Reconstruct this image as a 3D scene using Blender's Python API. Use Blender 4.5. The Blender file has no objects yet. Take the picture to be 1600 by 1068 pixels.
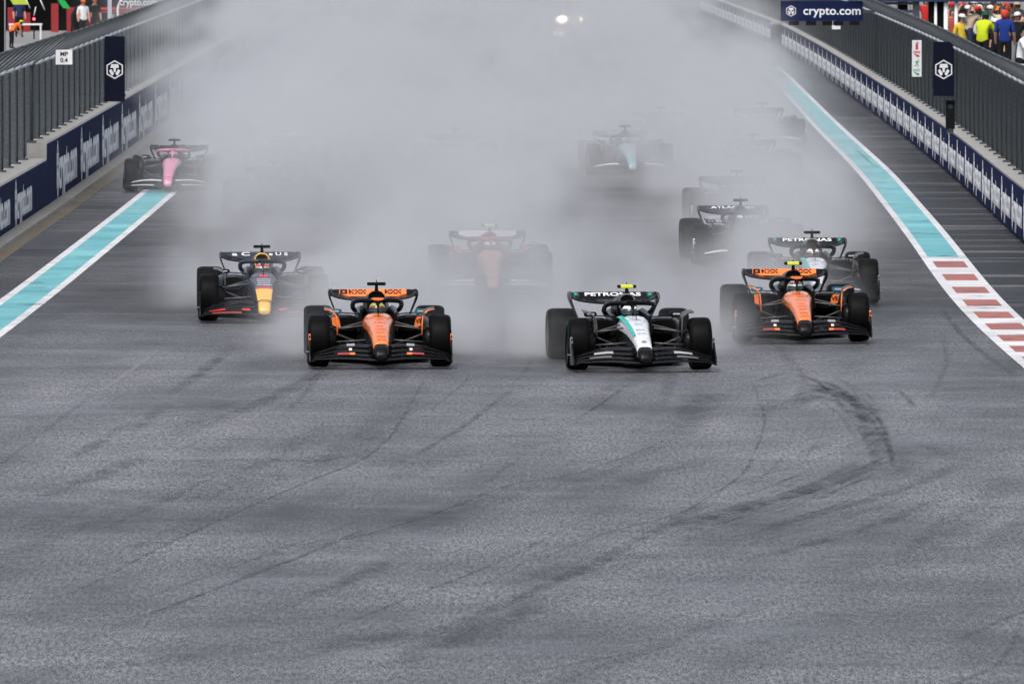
import bpy, bmesh, math, random
from mathutils import Vector, Matrix
R = math.radians
random.seed(7)
sc = bpy.context.scene
COL = sc.collection

# ------------------------------------------------------------------ camera
FPX, CAM_H, HOR = 18000.0, 6.7, -180.0        # focal length in photo pixels, camera height, horizon row
PITCH = math.atan((534 - HOR) / FPX)
cam = bpy.data.cameras.new('camera')
cam_o = bpy.data.objects.new('camera', cam)
COL.objects.link(cam_o)
cam.sensor_width = 36
cam.lens = 36 * FPX / 1600
cam.clip_start = 1
cam.clip_end = 8000
cam_o.location = (0, 0, CAM_H)
cam_o.rotation_euler = (math.pi / 2 - PITCH, 0, 0)
cam.dof.use_dof = True
cam.dof.focus_distance = 165
cam.dof.aperture_fstop = 16
sc.camera = cam_o

# ------------------------------------------------------------------ sky, sun, exposure
SUN_EL, SUN_AZ = 58, 200          # degrees; overcast, light from high up
world = bpy.data.worlds.new('World')
sc.world = world
world.use_nodes = True
wn = world.node_tree
sky = wn.nodes.new('ShaderNodeTexSky')
sky.sky_type = 'NISHITA'
sky.sun_disc = False
sky.sun_elevation = R(SUN_EL)
sky.sun_rotation = R(SUN_AZ)
sky.air_density = 1.0
sky.dust_density = 4.0
sky.ozone_density = 1.0
hs = wn.nodes.new('ShaderNodeHueSaturation')          # an overcast sky is greyer than a clear one
hs.inputs['Saturation'].default_value = 0.47
wn.links.new(sky.outputs[0], hs.inputs['Color'])
wn.links.new(hs.outputs[0], wn.nodes['Background'].inputs['Color'])
wn.nodes['Background'].inputs['Strength'].default_value = 0.12
sun = bpy.data.lights.new('sun', 'SUN')
sun.energy = 1.2
sun.angle = R(25)
sun.color = (1.0, 0.97, 0.93)
sun_o = bpy.data.objects.new('sun', sun)
COL.objects.link(sun_o)
az = R(SUN_AZ)
sdir = Vector((math.sin(az) * math.cos(R(SUN_EL)), math.cos(az) * math.cos(R(SUN_EL)), math.sin(R(SUN_EL))))
sun_o.rotation_euler = (-sdir).to_track_quat('-Z', 'Y').to_euler()
sc.view_settings.view_transform = 'Standard'
sc.view_settings.look = 'None'
sc.view_settings.gamma = 1
sc.view_settings.exposure = 0.6
sc.cycles.volume_bounces = 4
sc.cycles.volume_step_rate = 13
sc.cycles.volume_max_steps = 512
sc.cycles.max_bounces = 8
sc.cycles.transparent_max_bounces = 24
sc.cycles.use_denoising = True

# ------------------------------------------------------------------ helpers
def ground(x, y, z=0.0):
    """photo pixel -> point on the level z"""
    d = Vector((0, math.cos(PITCH), -math.sin(PITCH))) + Vector(((x - 800) / FPX, 0, 0)) - (y - 534) / FPX * Vector((0, math.sin(PITCH), math.cos(PITCH)))
    t = (z - CAM_H) / d.z
    return Vector((d.x * t, d.y * t, z))

def at(x, y, Z):
    """photo pixel -> point at distance Z"""
    d = Vector((0, math.cos(PITCH), -math.sin(PITCH))) + Vector(((x - 800) / FPX, 0, 0)) - (y - 534) / FPX * Vector((0, math.sin(PITCH), math.cos(PITCH)))
    t = Z / d.y
    return Vector((0, 0, CAM_H)) + d * t

def tag(o, label=None, cat=None, group=None, kind=None):
    if label: o['label'] = label
    if cat: o['category'] = cat
    if group: o['group'] = group
    if kind: o['kind'] = kind
    return o

def empty(name, loc=(0, 0, 0), rz=0.0):
    o = bpy.data.objects.new(name, None)
    o.empty_display_size = 0.3
    COL.objects.link(o)
    o.location = loc
    o.rotation_euler = (0, 0, rz)
    return o

class MB:
    def __init__(s):
        s.v, s.f, s.m, s.sm = [], [], [], []
    def face(s, idx, mi=0, smooth=False):
        s.f.append(tuple(idx)); s.m.append(mi); s.sm.append(smooth)
    def add(s, vs):
        b = len(s.v); s.v.extend([tuple(p) for p in vs]); return b
    def box(s, x0, x1, y0, y1, z0, z1, mi=0):
        b = s.add([(x0,y0,z0),(x1,y0,z0),(x1,y1,z0),(x0,y1,z0),(x0,y0,z1),(x1,y0,z1),(x1,y1,z1),(x0,y1,z1)])
        for q in ((0,3,2,1),(4,5,6,7),(0,1,5,4),(1,2,6,5),(2,3,7,6),(3,0,4,7)):
            s.face([b+i for i in q], mi)
        return s
    def loft(s, rings, mi=0, cap0=True, cap1=True, smooth=True, closed=True, mif=None, capm=None):
        n = len(rings[0]); bs = [s.add(r) for r in rings]
        for i in range(len(rings)-1):
            for j in range(n if closed else n-1):
                k = (j+1) % n
                s.face((bs[i]+j, bs[i]+k, bs[i+1]+k, bs[i+1]+j), mif(i, j) if mif else mi, smooth)
        if cap0: s.face([bs[0]+j for j in range(n)][::-1], mi if capm is None else capm)
        if cap1: s.face([bs[-1]+j for j in range(n)], mi if capm is None else capm)
        return s
    def tube(s, pts, r, n=8, mi=0, flat=1.0, closed=False):
        pts = [Vector(p) for p in pts]; rings = []
        for i, p in enumerate(pts):
            if closed: t = pts[(i+1) % len(pts)] - pts[i-1]
            else: t = pts[min(i+1, len(pts)-1)] - pts[max(i-1, 0)]
            t.normalize()
            a = Vector((0,0,1)) if abs(t.z) < 0.9 else Vector((0,1,0))
            u = t.cross(a).normalized(); w = u.cross(t).normalized()
            rr = r[i] if isinstance(r, (list, tuple)) else r
            rings.append([p + u*math.cos(2*math.pi*k/n)*rr + w*math.sin(2*math.pi*k/n)*rr*flat for k in range(n)])
        if closed: rings.append(rings[0])
        return s.loft(rings, mi, not closed, not closed)
    def lathe_x(s, prof, n=32, c=(0,0,0), mi=0, mif=None):
        """prof: list of (radius, x)"""
        rings = []
        for r, x in prof:
            rings.append([(c[0]+x, c[1]+r*math.cos(2*math.pi*k/n), c[2]+r*math.sin(2*math.pi*k/n)) for k in range(n)])
        return s.loft(rings, mi, True, True, True, mif=mif)
    def prism_x(s, poly, x0, x1, mi=0):
        """poly in (y, z) extruded along x"""
        n = len(poly); b = s.add([(x0, y, z) for y, z in poly] + [(x1, y, z) for y, z in poly])
        s.face(range(b, b+n), mi); s.face(range(b+2*n-1, b+n-1, -1), mi)
        for j in range(n):
            k = (j+1) % n; s.face((b+j, b+n+j, b+n+k, b+k), mi)
        return s
    def prism_y(s, poly, y0, y1, mi=0):
        """poly in (x, z) extruded along y"""
        n = len(poly); b = s.add([(x, y0, z) for x, z in poly] + [(x, y1, z) for x, z in poly])
        s.face(range(b, b+n), mi); s.face(range(b+2*n-1, b+n-1, -1), mi)
        for j in range(n):
            k = (j+1) % n; s.face((b+j, b+n+j, b+n+k, b+k), mi)
        return s
    def prism_z(s, poly, z0, z1, mi=0):
        n = len(poly); b = s.add([(x, y, z0) for x, y in poly] + [(x, y, z1) for x, y in poly])
        s.face(range(b+n-1, b-1, -1), mi); s.face(range(b+n, b+2*n), mi)
        for j in range(n):
            k = (j+1) % n; s.face((b+j, b+k, b+n+k, b+n+j), mi)
        return s
    def mesh(s, name, nmat=None):
        me = bpy.data.meshes.new(name)
        me.from_pydata(s.v, [], s.f)
        me.polygons.foreach_set('material_index', s.m)
        me.polygons.foreach_set('use_smooth', s.sm)
        bm = bmesh.new(); bm.from_mesh(me)
        bmesh.ops.recalc_face_normals(bm, faces=bm.faces)
        bm.to_mesh(me); bm.free()
        for _ in range(nmat or (max(s.m) + 1 if s.m else 1)): me.materials.append(None)
        return me

def mkobj(name, me, mats, parent=None, loc=(0,0,0), rot=(0,0,0), scale=None):
    o = bpy.data.objects.new(name, me)
    COL.objects.link(o)
    if not isinstance(mats, (list, tuple)): mats = [mats]
    for i, slot in enumerate(o.material_slots):
        slot.link = 'OBJECT'
        slot.material = mats[min(i, len(mats)-1)]
    o.location = loc
    o.rotation_euler = rot
    if scale: o.scale = scale
    if parent: o.parent = parent
    return o

CACHE = {}
def part(name, key, fn, mats, parent=None, loc=(0,0,0), rot=(0,0,0), scale=None):
    """one mesh object; meshes are shared by key, materials sit on the object"""
    if key not in CACHE:
        r = fn(); CACHE[key] = r.mesh(name) if isinstance(r, MB) else r
    return mkobj(name, CACHE[key], mats, parent, loc, rot, scale)

def text_mesh(txt, size=1.0, bold=0.0, width=None, depth=0.004, align='CENTER'):
    cu = bpy.data.curves.new('lettering', 'FONT')
    cu.body = txt; cu.size = size; cu.offset = bold; cu.extrude = depth
    cu.align_x = align; cu.align_y = 'CENTER'; cu.resolution_u = 3
    ob = bpy.data.objects.new('lettering', cu)
    COL.objects.link(ob)
    dg = bpy.context.evaluated_depsgraph_get()
    me = bpy.data.meshes.new_from_object(ob.evaluated_get(dg))
    bpy.data.objects.remove(ob); bpy.data.curves.remove(cu)
    if width:
        xs = [v.co.x for v in me.vertices]; w = max(xs) - min(xs); cx = (max(xs) + min(xs)) / 2
        for v in me.vertices: v.co.x = (v.co.x - (cx if align == 'CENTER' else min(xs))) * width / w
    me.materials.clear(); me.materials.append(None)
    return me

# ------------------------------------------------------------------ materials
def new_mat(name):
    m = bpy.data.materials.new(name); m.use_nodes = True
    return m, m.node_tree, m.node_tree.nodes['Principled BSDF']

MATS = {}
def mat(name, col, rough=0.5, metal=0.0, spec=0.5, coat=0.0, var=0.12, vscale=6.0, bump=0.0, emit=None):
    """paint / plastic / concrete: base colour with some grime variation in object space"""
    if name in MATS: return MATS[name]
    m, nt, p = new_mat(name)
    tc = nt.nodes.new('ShaderNodeTexCoord')
    nz = nt.nodes.new('ShaderNodeTexNoise'); nz.inputs['Scale'].default_value = vscale; nz.inputs['Detail'].default_value = 5
    nt.links.new(tc.outputs['Object'], nz.inputs['Vector'])
    mx = nt.nodes.new('ShaderNodeMix'); mx.data_type = 'RGBA'
    mx.inputs['A'].default_value = (*[c*(1-var*1.6) for c in col], 1)
    mx.inputs['B'].default_value = (*[min(1, c*(1+var)) for c in col], 1)
    nt.links.new(nz.outputs['Fac'], mx.inputs['Factor'])
    nt.links.new(mx.outputs['Result'], p.inputs['Base Color'])
    mr = nt.nodes.new('ShaderNodeMapRange'); mr.inputs['To Min'].default_value = max(0.02, rough-0.1); mr.inputs['To Max'].default_value = min(1, rough+0.12)
    nt.links.new(nz.outputs['Fac'], mr.inputs['Value']); nt.links.new(mr.outputs['Result'], p.inputs['Roughness'])
    p.inputs['Metallic'].default_value = metal
    p.inputs['Specular IOR Level'].default_value = spec
    p.inputs['Coat Weight'].default_value = coat
    p.inputs['Coat Roughness'].default_value = 0.08
    if bump:
        b = nt.nodes.new('ShaderNodeBump'); b.inputs['Strength'].default_value = bump; b.inputs['Distance'].default_value = 0.02
        nt.links.new(nz.outputs['Fac'], b.inputs['Height']); nt.links.new(b.outputs['Normal'], p.inputs['Normal'])
    if emit:
        p.inputs['Emission Color'].default_value = (*emit[0], 1); p.inputs['Emission Strength'].default_value = emit[1]
    MATS[name] = m
    return m

carbon = mat('carbon', (0.006, 0.006, 0.007), 0.24, var=0.3, spec=0.12)
dark = mat('dark_interior', (0.002, 0.002, 0.002), 0.8, spec=0.1)
rubber = mat('tyre_rubber', (0.003, 0.003, 0.0035), 0.5, spec=0.07, var=0.5, vscale=14, bump=0.15)
papaya = mat('papaya_paint', (0.88, 0.205, 0.04), 0.22, coat=0.6, var=0.06)
papaya_f = mat('papaya_flat', (0.88, 0.20, 0.03), 0.5, var=0.06)
silver = mat('silver_paint', (0.74, 0.76, 0.80), 0.25, metal=0.0, coat=0.6, var=0.06)
teal = mat('teal_paint', (0.0, 0.42, 0.34), 0.35, coat=0.4)
white_p = mat('white_print', (0.80, 0.80, 0.80), 0.5, var=0.04)
navy_car = mat('navy_paint', (0.010, 0.013, 0.03), 0.4, coat=0.3)
yellow_p = mat('yellow_paint', (0.85, 0.48, 0.06), 0.35, coat=0.4, var=0.06)
red_p = mat('red_paint', (0.62, 0.02, 0.015), 0.35, coat=0.4)
pink_p = mat('pink_paint', (0.72, 0.23, 0.38), 0.32, coat=0.5, var=0.06)
blue_p = mat('blue_paint', (0.02, 0.10, 0.42), 0.35, coat=0.4)
green_p = mat('green_paint', (0.005, 0.09, 0.07), 0.35, coat=0.5)
aqua_p = mat('aqua_paint', (0.28, 0.52, 0.52), 0.35, coat=0.4)
fluo = mat('fluorescent_yellow', (0.72, 0.80, 0.06), 0.5, var=0.04)
alu = mat('aluminium', (0.55, 0.56, 0.58), 0.35, metal=0.9)
arm_m = mat('suspension_carbon', (0.06, 0.055, 0.052), 0.3, coat=0.3)
visor_m = mat('visor', (0.02, 0.05, 0.06), 0.08, coat=0.8)
green_ring = mat('green_tyre_print', (0.015, 0.12, 0.04), 0.7)

# ------------------------------------------------------------------ ground surfaces
def asphalt(name, lo, hi, r0, r1, streak=False, grain=1.0, film=False):
    m, nt, p = new_mat(name)
    N, L = nt.nodes, nt.links
    tc = N.new('ShaderNodeTexCoord')
    def noise(scale, sc3=(1,1,1), detail=4, rough=0.55, rot=0.0):
        mp = N.new('ShaderNodeMapping'); mp.vector_type = 'TEXTURE' if rot else 'POINT'
        mp.inputs['Scale'].default_value = tuple(1/q for q in sc3) if rot else sc3; mp.inputs['Rotation'].default_value = (0, 0, rot)
        L.new(tc.outputs['Object'], mp.inputs['Vector'])
        n = N.new('ShaderNodeTexNoise'); n.inputs['Scale'].default_value = scale; n.inputs['Detail'].default_value = detail
        n.inputs['Roughness'].default_value = rough
        L.new(mp.outputs['Vector'], n.inputs['Vector']); return n.outputs['Fac']
    def rng(x, a, b, c, d):
        q = N.new('ShaderNodeMapRange'); q.inputs['From Min'].default_value = a; q.inputs['From Max'].default_value = b
        q.inputs['To Min'].default_value = c; q.inputs['To Max'].default_value = d; L.new(x, q.inputs['Value']); return q.outputs['Result']
    def mth(op, a, b):
        q = N.new('ShaderNodeMath'); q.operation = op
        for i, x in enumerate((a, b)):
            if isinstance(x, (int, float)): q.inputs[i].default_value = x
            else: L.new(x, q.inputs[i])
        return q.outputs[0]
    big = noise(1.0, (.42, .045, 1), 5, .6, R(-3.7))
    pud = noise(1.0, (.16, .16, 1), 6, .65)
    mid = noise(0.9, (0.8, 0.35, 1), 6, 0.65)
    fine = noise(62, (1, 0.11, 1), 2, 0.8)
    fine = mth('ADD', mth('MULTIPLY', fine, .6), mth('MULTIPLY', noise(24, (1, .10, 1), 2, .7), .4))
    fac = mth('ADD', mth('ADD', mth('MULTIPLY', big, 0.45), mth('MULTIPLY', pud, .35)), mth('MULTIPLY', mid, 0.20))
    if streak:
        st = noise(1.0, (0.05, 0.62, 1), 6, 0.8)
        fac = rng(st, 0.53, 0.66, 0.0, 1.0)
    else:
        fac = rng(fac, 0.38, 0.62, 0.0, 1.0)
    mx = N.new('ShaderNodeMix'); mx.data_type = 'RGBA'
    mx.inputs['A'].default_value = (*lo, 1); mx.inputs['B'].default_value = (*hi, 1)
    L.new(fac, mx.inputs['Factor'])
    if film:                                  # beyond the drying corner entry the surface is soaked and dark; ragged border
        sp = N.new('ShaderNodeSeparateXYZ'); L.new(tc.outputs['Object'], sp.inputs[0])
        edge_n = noise(1.0, (.22, .10, 1), 5, .65)
        soak = rng(mth('ADD', sp.outputs['Y'], mth('MULTIPLY', edge_n, 34)), 176, 200, 0, 1)
        wmx = N.new('ShaderNodeMix'); wmx.data_type = 'RGBA'; L.new(soak, wmx.inputs['Factor'])
        L.new(mx.outputs['Result'], wmx.inputs['A'])
        wcol = N.new('ShaderNodeMix'); wcol.data_type = 'RGBA'; wcol.inputs['A'].default_value = (.016, .016, .018, 1); wcol.inputs['B'].default_value = (.085, .085, .092, 1)
        L.new(fac, wcol.inputs['Factor']); L.new(wcol.outputs['Result'], wmx.inputs['B'])
        mx = wmx
        L.new(rng(soak, 0, 1, .5, .10), p.inputs['Specular IOR Level'])
    g = rng(fine, 0.39, 0.61, 1 - 0.92*grain, 1 + 1.1*grain)
    mul = N.new('ShaderNodeMix'); mul.data_type = 'RGBA'; mul.blend_type = 'MULTIPLY'; mul.inputs['Factor'].default_value = 1
    L.new(mx.outputs['Result'], mul.inputs['A'])
    cmb = N.new('ShaderNodeCombineColor')
    for i in range(3): L.new(g, cmb.inputs[i])
    L.new(cmb.outputs[0], mul.inputs['B'])
    L.new(mul.outputs['Result'], p.inputs['Base Color'])
    rr = rng(fac, 0, 1, r0, r1)
    if film:                                  # thin water film in shallow patches
        wet = noise(1.0, (.30, .42, 1), 4, .6)
        rr = mth('SUBTRACT', rr, rng(wet, .50, .78, 0, .22))
    L.new(mth('ADD', rr, rng(fine, 0.3, 0.7, -0.07*grain, 0.07*grain)), p.inputs['Roughness'])
    if not film: p.inputs['Specular IOR Level'].default_value = 0.06 if streak else 0.5
    b = N.new('ShaderNodeBump'); b.inputs['Strength'].default_value = 0.0 if streak else 0.75; b.inputs['Distance'].default_value = 0.01
    L.new(fine, b.inputs['Height']); L.new(b.outputs['Normal'], p.inputs['Normal'])
    return m

asphalt_m = asphalt('track_asphalt', (0.022, 0.022, 0.025), (0.15, 0.15, 0.164), 0.50, 0.60, film=True)
runoff_m = asphalt('runoff_asphalt', (0.016, 0.016, 0.018), (0.17, 0.17, 0.18), 0.45, 0.55, streak=True, grain=0.5)
pit_m = asphalt('pit_concrete', (0.16, 0.155, 0.15), (0.26, 0.25, 0.24), 0.5, 0.7, grain=0.4)

def sheet(name, polys, m, z=0.0, parent=None):
    mb = MB()
    for q in polys:
        b = mb.add([(p[0], p[1], z) for p in q]); mb.face(range(b, b+len(q)))
    me = mb.mesh(name)
    bm = bmesh.new(); bm.from_mesh(me)
    for f in bm.faces:
        f.normal_update()
        if f.normal.z < 0: f.normal_flip()
    bm.to_mesh(me); bm.free()
    return mkobj(name, me, m, parent)

tag(sheet('ground', [[(-3000, -200), (3000, -200), (3000, 6000), (-3000, 6000)]], pit_m, -0.02), kind='structure')
tag(sheet('track', [[(-14.0, 20), (30, 20), (30, 1500), (-9.6, 1500)]], asphalt_m, 0.0), kind='structure')
TRACK = bpy.data.objects['track']

def interp(tab, x):
    if x <= tab[0][0]: return tab[0][1]
    for (a, b), (c, d) in zip(tab, tab[1:]):
        if x <= c: return b + (d-b)*(x-a)/(c-a)
    return tab[-1][1]

# paint: procedural wear
def paint(name, col, col2, rough=0.4, scale=0.5):
    m, nt, p = new_mat(name)
    N, L = nt.nodes, nt.links
    tc = N.new('ShaderNodeTexCoord'); mp = N.new('ShaderNodeMapping'); mp.inputs['Scale'].default_value = (0.3, 0.5, 1)
    L.new(tc.outputs['Object'], mp.inputs['Vector'])
    n = N.new('ShaderNodeTexNoise'); n.inputs['Scale'].default_value = scale; n.inputs['Detail'].default_value = 7; n.inputs['Roughness'].default_value = 0.7
    L.new(mp.outputs['Vector'], n.inputs['Vector'])
    q = N.new('ShaderNodeMapRange'); q.inputs['From Min'].default_value = 0.35; q.inputs['From Max'].default_value = 0.65
    L.new(n.outputs['Fac'], q.inputs['Value'])
    mx = N.new('ShaderNodeMix'); mx.data_type = 'RGBA'; mx.inputs['A'].default_value = (*col, 1); mx.inputs['B'].default_value = (*col2, 1)
    L.new(q.outputs['Result'], mx.inputs['Factor']); L.new(mx.outputs['Result'], p.inputs['Base Color'])
    r = N.new('ShaderNodeMapRange'); r.inputs['To Min'].default_value = rough-0.12; r.inputs['To Max'].default_value = rough+0.15
    L.new(q.outputs['Result'], r.inputs['Value']); L.new(r.outputs['Result'], p.inputs['Roughness'])
    return m
teal_paint = paint('teal_track_paint', (0.03, 0.28, 0.32), (0.20, 0.50, 0.53), 0.5)
white_paint = paint('white_track_paint', (0.46, 0.46, 0.48), (0.74, 0.74, 0.75), 0.55, 1.6)
red_paint = paint('red_kerb_paint', (0.24, 0.05, 0.035), (0.42, 0.12, 0.085), 0.45, 1.5)

def quads(A, B, y0, y1, n=60):
    ys = [y0 + (y1-y0)*i/n for i in range(n+1)]
    return [[(interp(A, a), a), (interp(B, a), a), (interp(B, b), b), (interp(A, b), b)] for a, b in zip(ys, ys[1:])]
# Smooth the left strip as a function X(y): constant width, gentle curve
LXY = [(100, -9.3), (130, -8.8), (160, -8.45), (186, -8.27), (217, -8.17), (250, -8.09), (330, -8.2), (450, -8.7), (700, -9.2)]
def offs(tab, d): return [(y, x+d) for y, x in tab]
def smooth_tab(tab, n=120):
    y0, y1 = tab[0][0], tab[-1][0]; out = []
    for i in range(n+1):
        y = y0 + (y1-y0)*i/n
        out.append((y, sum(interp(tab, y + k*4) for k in range(-3, 4)) / 7))
    return out
LXY = smooth_tab(LXY)
tag(sheet('painted_strip', quads(offs(LXY, .14), offs(LXY, .66), 100, 700, 120), teal_paint, 0.004), 'worn teal painted strip along the left barrier', kind='structure')
tag(sheet('white_line', quads(LXY, offs(LXY, .14), 100, 700, 120), white_paint, 0.004), 'white line on the barrier side of the left teal strip', kind='structure')
tag(sheet('white_line', quads(offs(LXY, .66), offs(LXY, .80), 100, 700, 120), white_paint, 0.004), 'white line on the track side of the left teal strip', kind='structure')

# right strip
RXY = [(130, 7.3), (150, 7.15), (160, 7.09), (172, 7.03), (182, 7.06), (195, 7.18), (201, 7.27), (219, 7.52), (267, 8.04), (323, 8.36), (400, 8.95), (470, 9.4), (700, 10.0)]
RXY = smooth_tab(RXY)
YK = ground(1480, 402).y                     # the teal ends here, the kerb begins
RW = [(150, .78), (177, .82), (270, .84), (400, .78), (470, .6), (700, .5)]
def right_edge(d, w):                        # d: fraction of the width, w: offset
    return [(y, x + d*interp(RW, y) + w) for y, x in RXY]
tag(sheet('painted_strip', quads(right_edge(0, .13), right_edge(1, -.13), YK, 400, 90), teal_paint, 0.008), 'worn teal painted strip along the right run-off', kind='structure')
tag(sheet('white_line', quads(right_edge(0, 0), right_edge(0, .13), YK, 480, 90), white_paint, 0.008), 'white line on the track side of the right teal strip', kind='structure')
tag(sheet('white_line', quads(right_edge(1, -.13), right_edge(1, 0), YK, 480, 90), white_paint, 0.008), 'white line on the run-off side of the right teal strip', kind='structure')
kerb = tag(sheet('kerb', quads(right_edge(0, 0), right_edge(1, 0), 152, YK, 30), white_paint, 0.008), 'white kerb with red blocks at the corner entry', kind='structure')
for i, py in enumerate([409, 429, 449, 469, 488, 506, 524, 541, 558, 575]):
    y1 = ground(1500, py).y; y0 = ground(1500, py+9.5).y
    A, B = right_edge(0.19, 0.0), right_edge(0.86, 0.0)
    mb = MB(); b = mb.add([(interp(A, y0), y0, .012), (interp(B, y0), y0, .012), (interp(B, y1), y1, .012), (interp(A, y1), y1, .012)])
    b2 = mb.add([(interp(A, y0), y0, .009), (interp(B, y0), y0, .009), (interp(B, y1), y1, .009), (interp(A, y1), y1, .009)])
    mb.face((b, b+1, b+2, b+3))
    for j in range(4): mb.face((b2+j, b2+(j+1) % 4, b+(j+1) % 4, b+j))
    mkobj('red_block', mb.mesh('red_block'), red_paint, kerb)

# walls as functions X(y)
RWALL_PX = [(1700, 462), (1600, 383), (1494, 281), (1412, 214), (1337, 157), (1278, 114), (1223, 79)]
RWALL = sorted((ground(*p).y, ground(*p).x) for p in RWALL_PX)
RWALL = [(120, RWALL[0][1])] + RWALL + [(560, 10.2), (720, 8.4)]
RWALL = smooth_tab(RWALL, 150)
def lwall(y): return interp([(120, -9.75), (214, -9.62), (240, -9.58), (266, -9.60), (400, -9.75), (720, -10.2)], y)
def rwall(y): return interp(RWALL, y)
tag(sheet('runoff', quads(right_edge(1, 0), [(y, x+.3) for y, x in RWALL], 152, 700, 120), runoff_m, 0.004), 'dark wet run-off tarmac beside the right barrier', kind='structure')

# left gutter: pale concrete slabs between barrier and track, sloping to the asphalt
concrete = mat('barrier_concrete', (0.34, 0.33, 0.31), 0.8, var=0.3, vscale=2.5, bump=0.3)
gutter_c = mat('gutter_concrete', (0.26, 0.25, 0.225), 0.75, var=0.35, vscale=1.5, bump=0.3)
gutter_d = mat('gutter_dirt', (0.12, 0.10, 0.07), 0.8, var=0.5, vscale=1.2, bump=0.3)
gut = tag(empty('gutter', (lwall(200), 200, 0)), 'pale concrete gutter along the foot of the left barrier', kind='structure')
y = 150.0
while y < 520:
    y2 = y + 6.0; g = .03
    mb = MB()
    w0, w1 = lwall(y+g)-.05, lwall(y2-g)-.05
    ca = [(0, .10), (.33, .085), (.34, .03), (.60, .012), (.61, -.01)]
    rings = [[(w + cx - lwall(200), yy - 200, cz) for cx, cz in ca + [(.61, -.05), (0, -.05)]] for w, yy in ((w0, y+g), (w1, y2-g))]
    mb.loft(rings, 0, True, True, False, mif=lambda i, j: 1 if j in (2, 3) else 0)
    mkobj('gutter_slab', mb.mesh('gutter_slab'), [gutter_c, gutter_d], gut)
    y = y2

# ------------------------------------------------------------------ tyre marks and worn lines on the asphalt
def mark_mat(name, col, alpha, rough):
    m, nt, p = new_mat(name); N, L = nt.nodes, nt.links
    at_ = N.new('ShaderNodeAttribute'); at_.attribute_name = 'soft'
    tc = N.new('ShaderNodeTexCoord'); mp = N.new('ShaderNodeMapping'); mp.inputs['Scale'].default_value = (1, .3, 1)
    L.new(tc.outputs['Object'], mp.inputs['Vector'])
    n = N.new('ShaderNodeTexNoise'); n.inputs['Scale'].default_value = 3.0; n.inputs['Detail'].default_value = 6; n.inputs['Roughness'].default_value = .7
    L.new(mp.outputs['Vector'], n.inputs['Vector'])
    q = N.new('ShaderNodeMapRange'); q.inputs['From Min'].default_value = .35; q.inputs['From Max'].default_value = .7; q.inputs['To Max'].default_value = alpha
    L.new(n.outputs['Fac'], q.inputs['Value'])
    k = N.new('ShaderNodeMath'); k.operation = 'MULTIPLY'; L.new(q.outputs[0], k.inputs[0]); L.new(at_.outputs['Fac'], k.inputs[1])
    L.new(k.outputs[0], p.inputs['Alpha'])
    p.inputs['Base Color'].default_value = (*col, 1); p.inputs['Roughness'].default_value = rough
    return m
rubber_mark = mark_mat('rubber_mark', (0.013, 0.0135, 0.017), 0.52, 0.6)
damp_mark = mark_mat('damp_mark', (0.020, 0.021, 0.026), 0.30, 0.55)
pale_mark = mark_mat('pale_mark', (0.32, 0.32, 0.33), 0.8, 0.6)
film_mark = mark_mat('water_film', (0.12, 0.12, 0.125), 0.42, 0.34)
scuff_mark = mark_mat('scuff_mark', (0.010, 0.0105, 0.013), 0.65, 0.6)
MARK_Z = [0.0042]
def soft_ribbon(name, pts, width, m, n_sub=6):
    """pts: ground points; smooth ribbon with faded edges and ends"""
    P = []
    for i in range(len(pts)-1):
        p0, p1, p2, p3 = pts[max(i-1, 0)], pts[i], pts[i+1], pts[min(i+2, len(pts)-1)]
        for k in range(n_sub):
            t = k/n_sub
            P.append(.5*((2*p1) + (p2-p0)*t + (2*p0-5*p1+4*p2-p3)*t*t + (3*p1-p0-3*p2+p3)*t*t*t))
    P.append(pts[-1])
    v, f, soft = [], [], []
    for i, p in enumerate(P):
        t = P[min(i+1, len(P)-1)] - P[max(i-1, 0)]; nn = Vector((-t.y, t.x, 0)).normalized()
        e = math.sin(math.pi*min(1, max(0, i/(len(P)-1))))**.5
        for k, s_ in enumerate((0, .7, 1, .7, 0)):
            v.append(p + nn*width*(k/4-.5) + Vector((0, 0, MARK_Z[0]))); soft.append(s_*e)
        if i:
            for k in range(4):
                b = (i-1)*5+k; f.append((b, b+1, b+6, b+5))
    MARK_Z[0] += 0.00005
    me = bpy.data.meshes.new(name); me.from_pydata(v, [], f)
    a = me.attributes.new('soft', 'FLOAT', 'POINT'); a.data.foreach_set('value', soft)
    me.materials.append(None)
    return mkobj(name, me, m, TRACK)
def pix(*pl): return [ground(*p) for p in pl]
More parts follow.
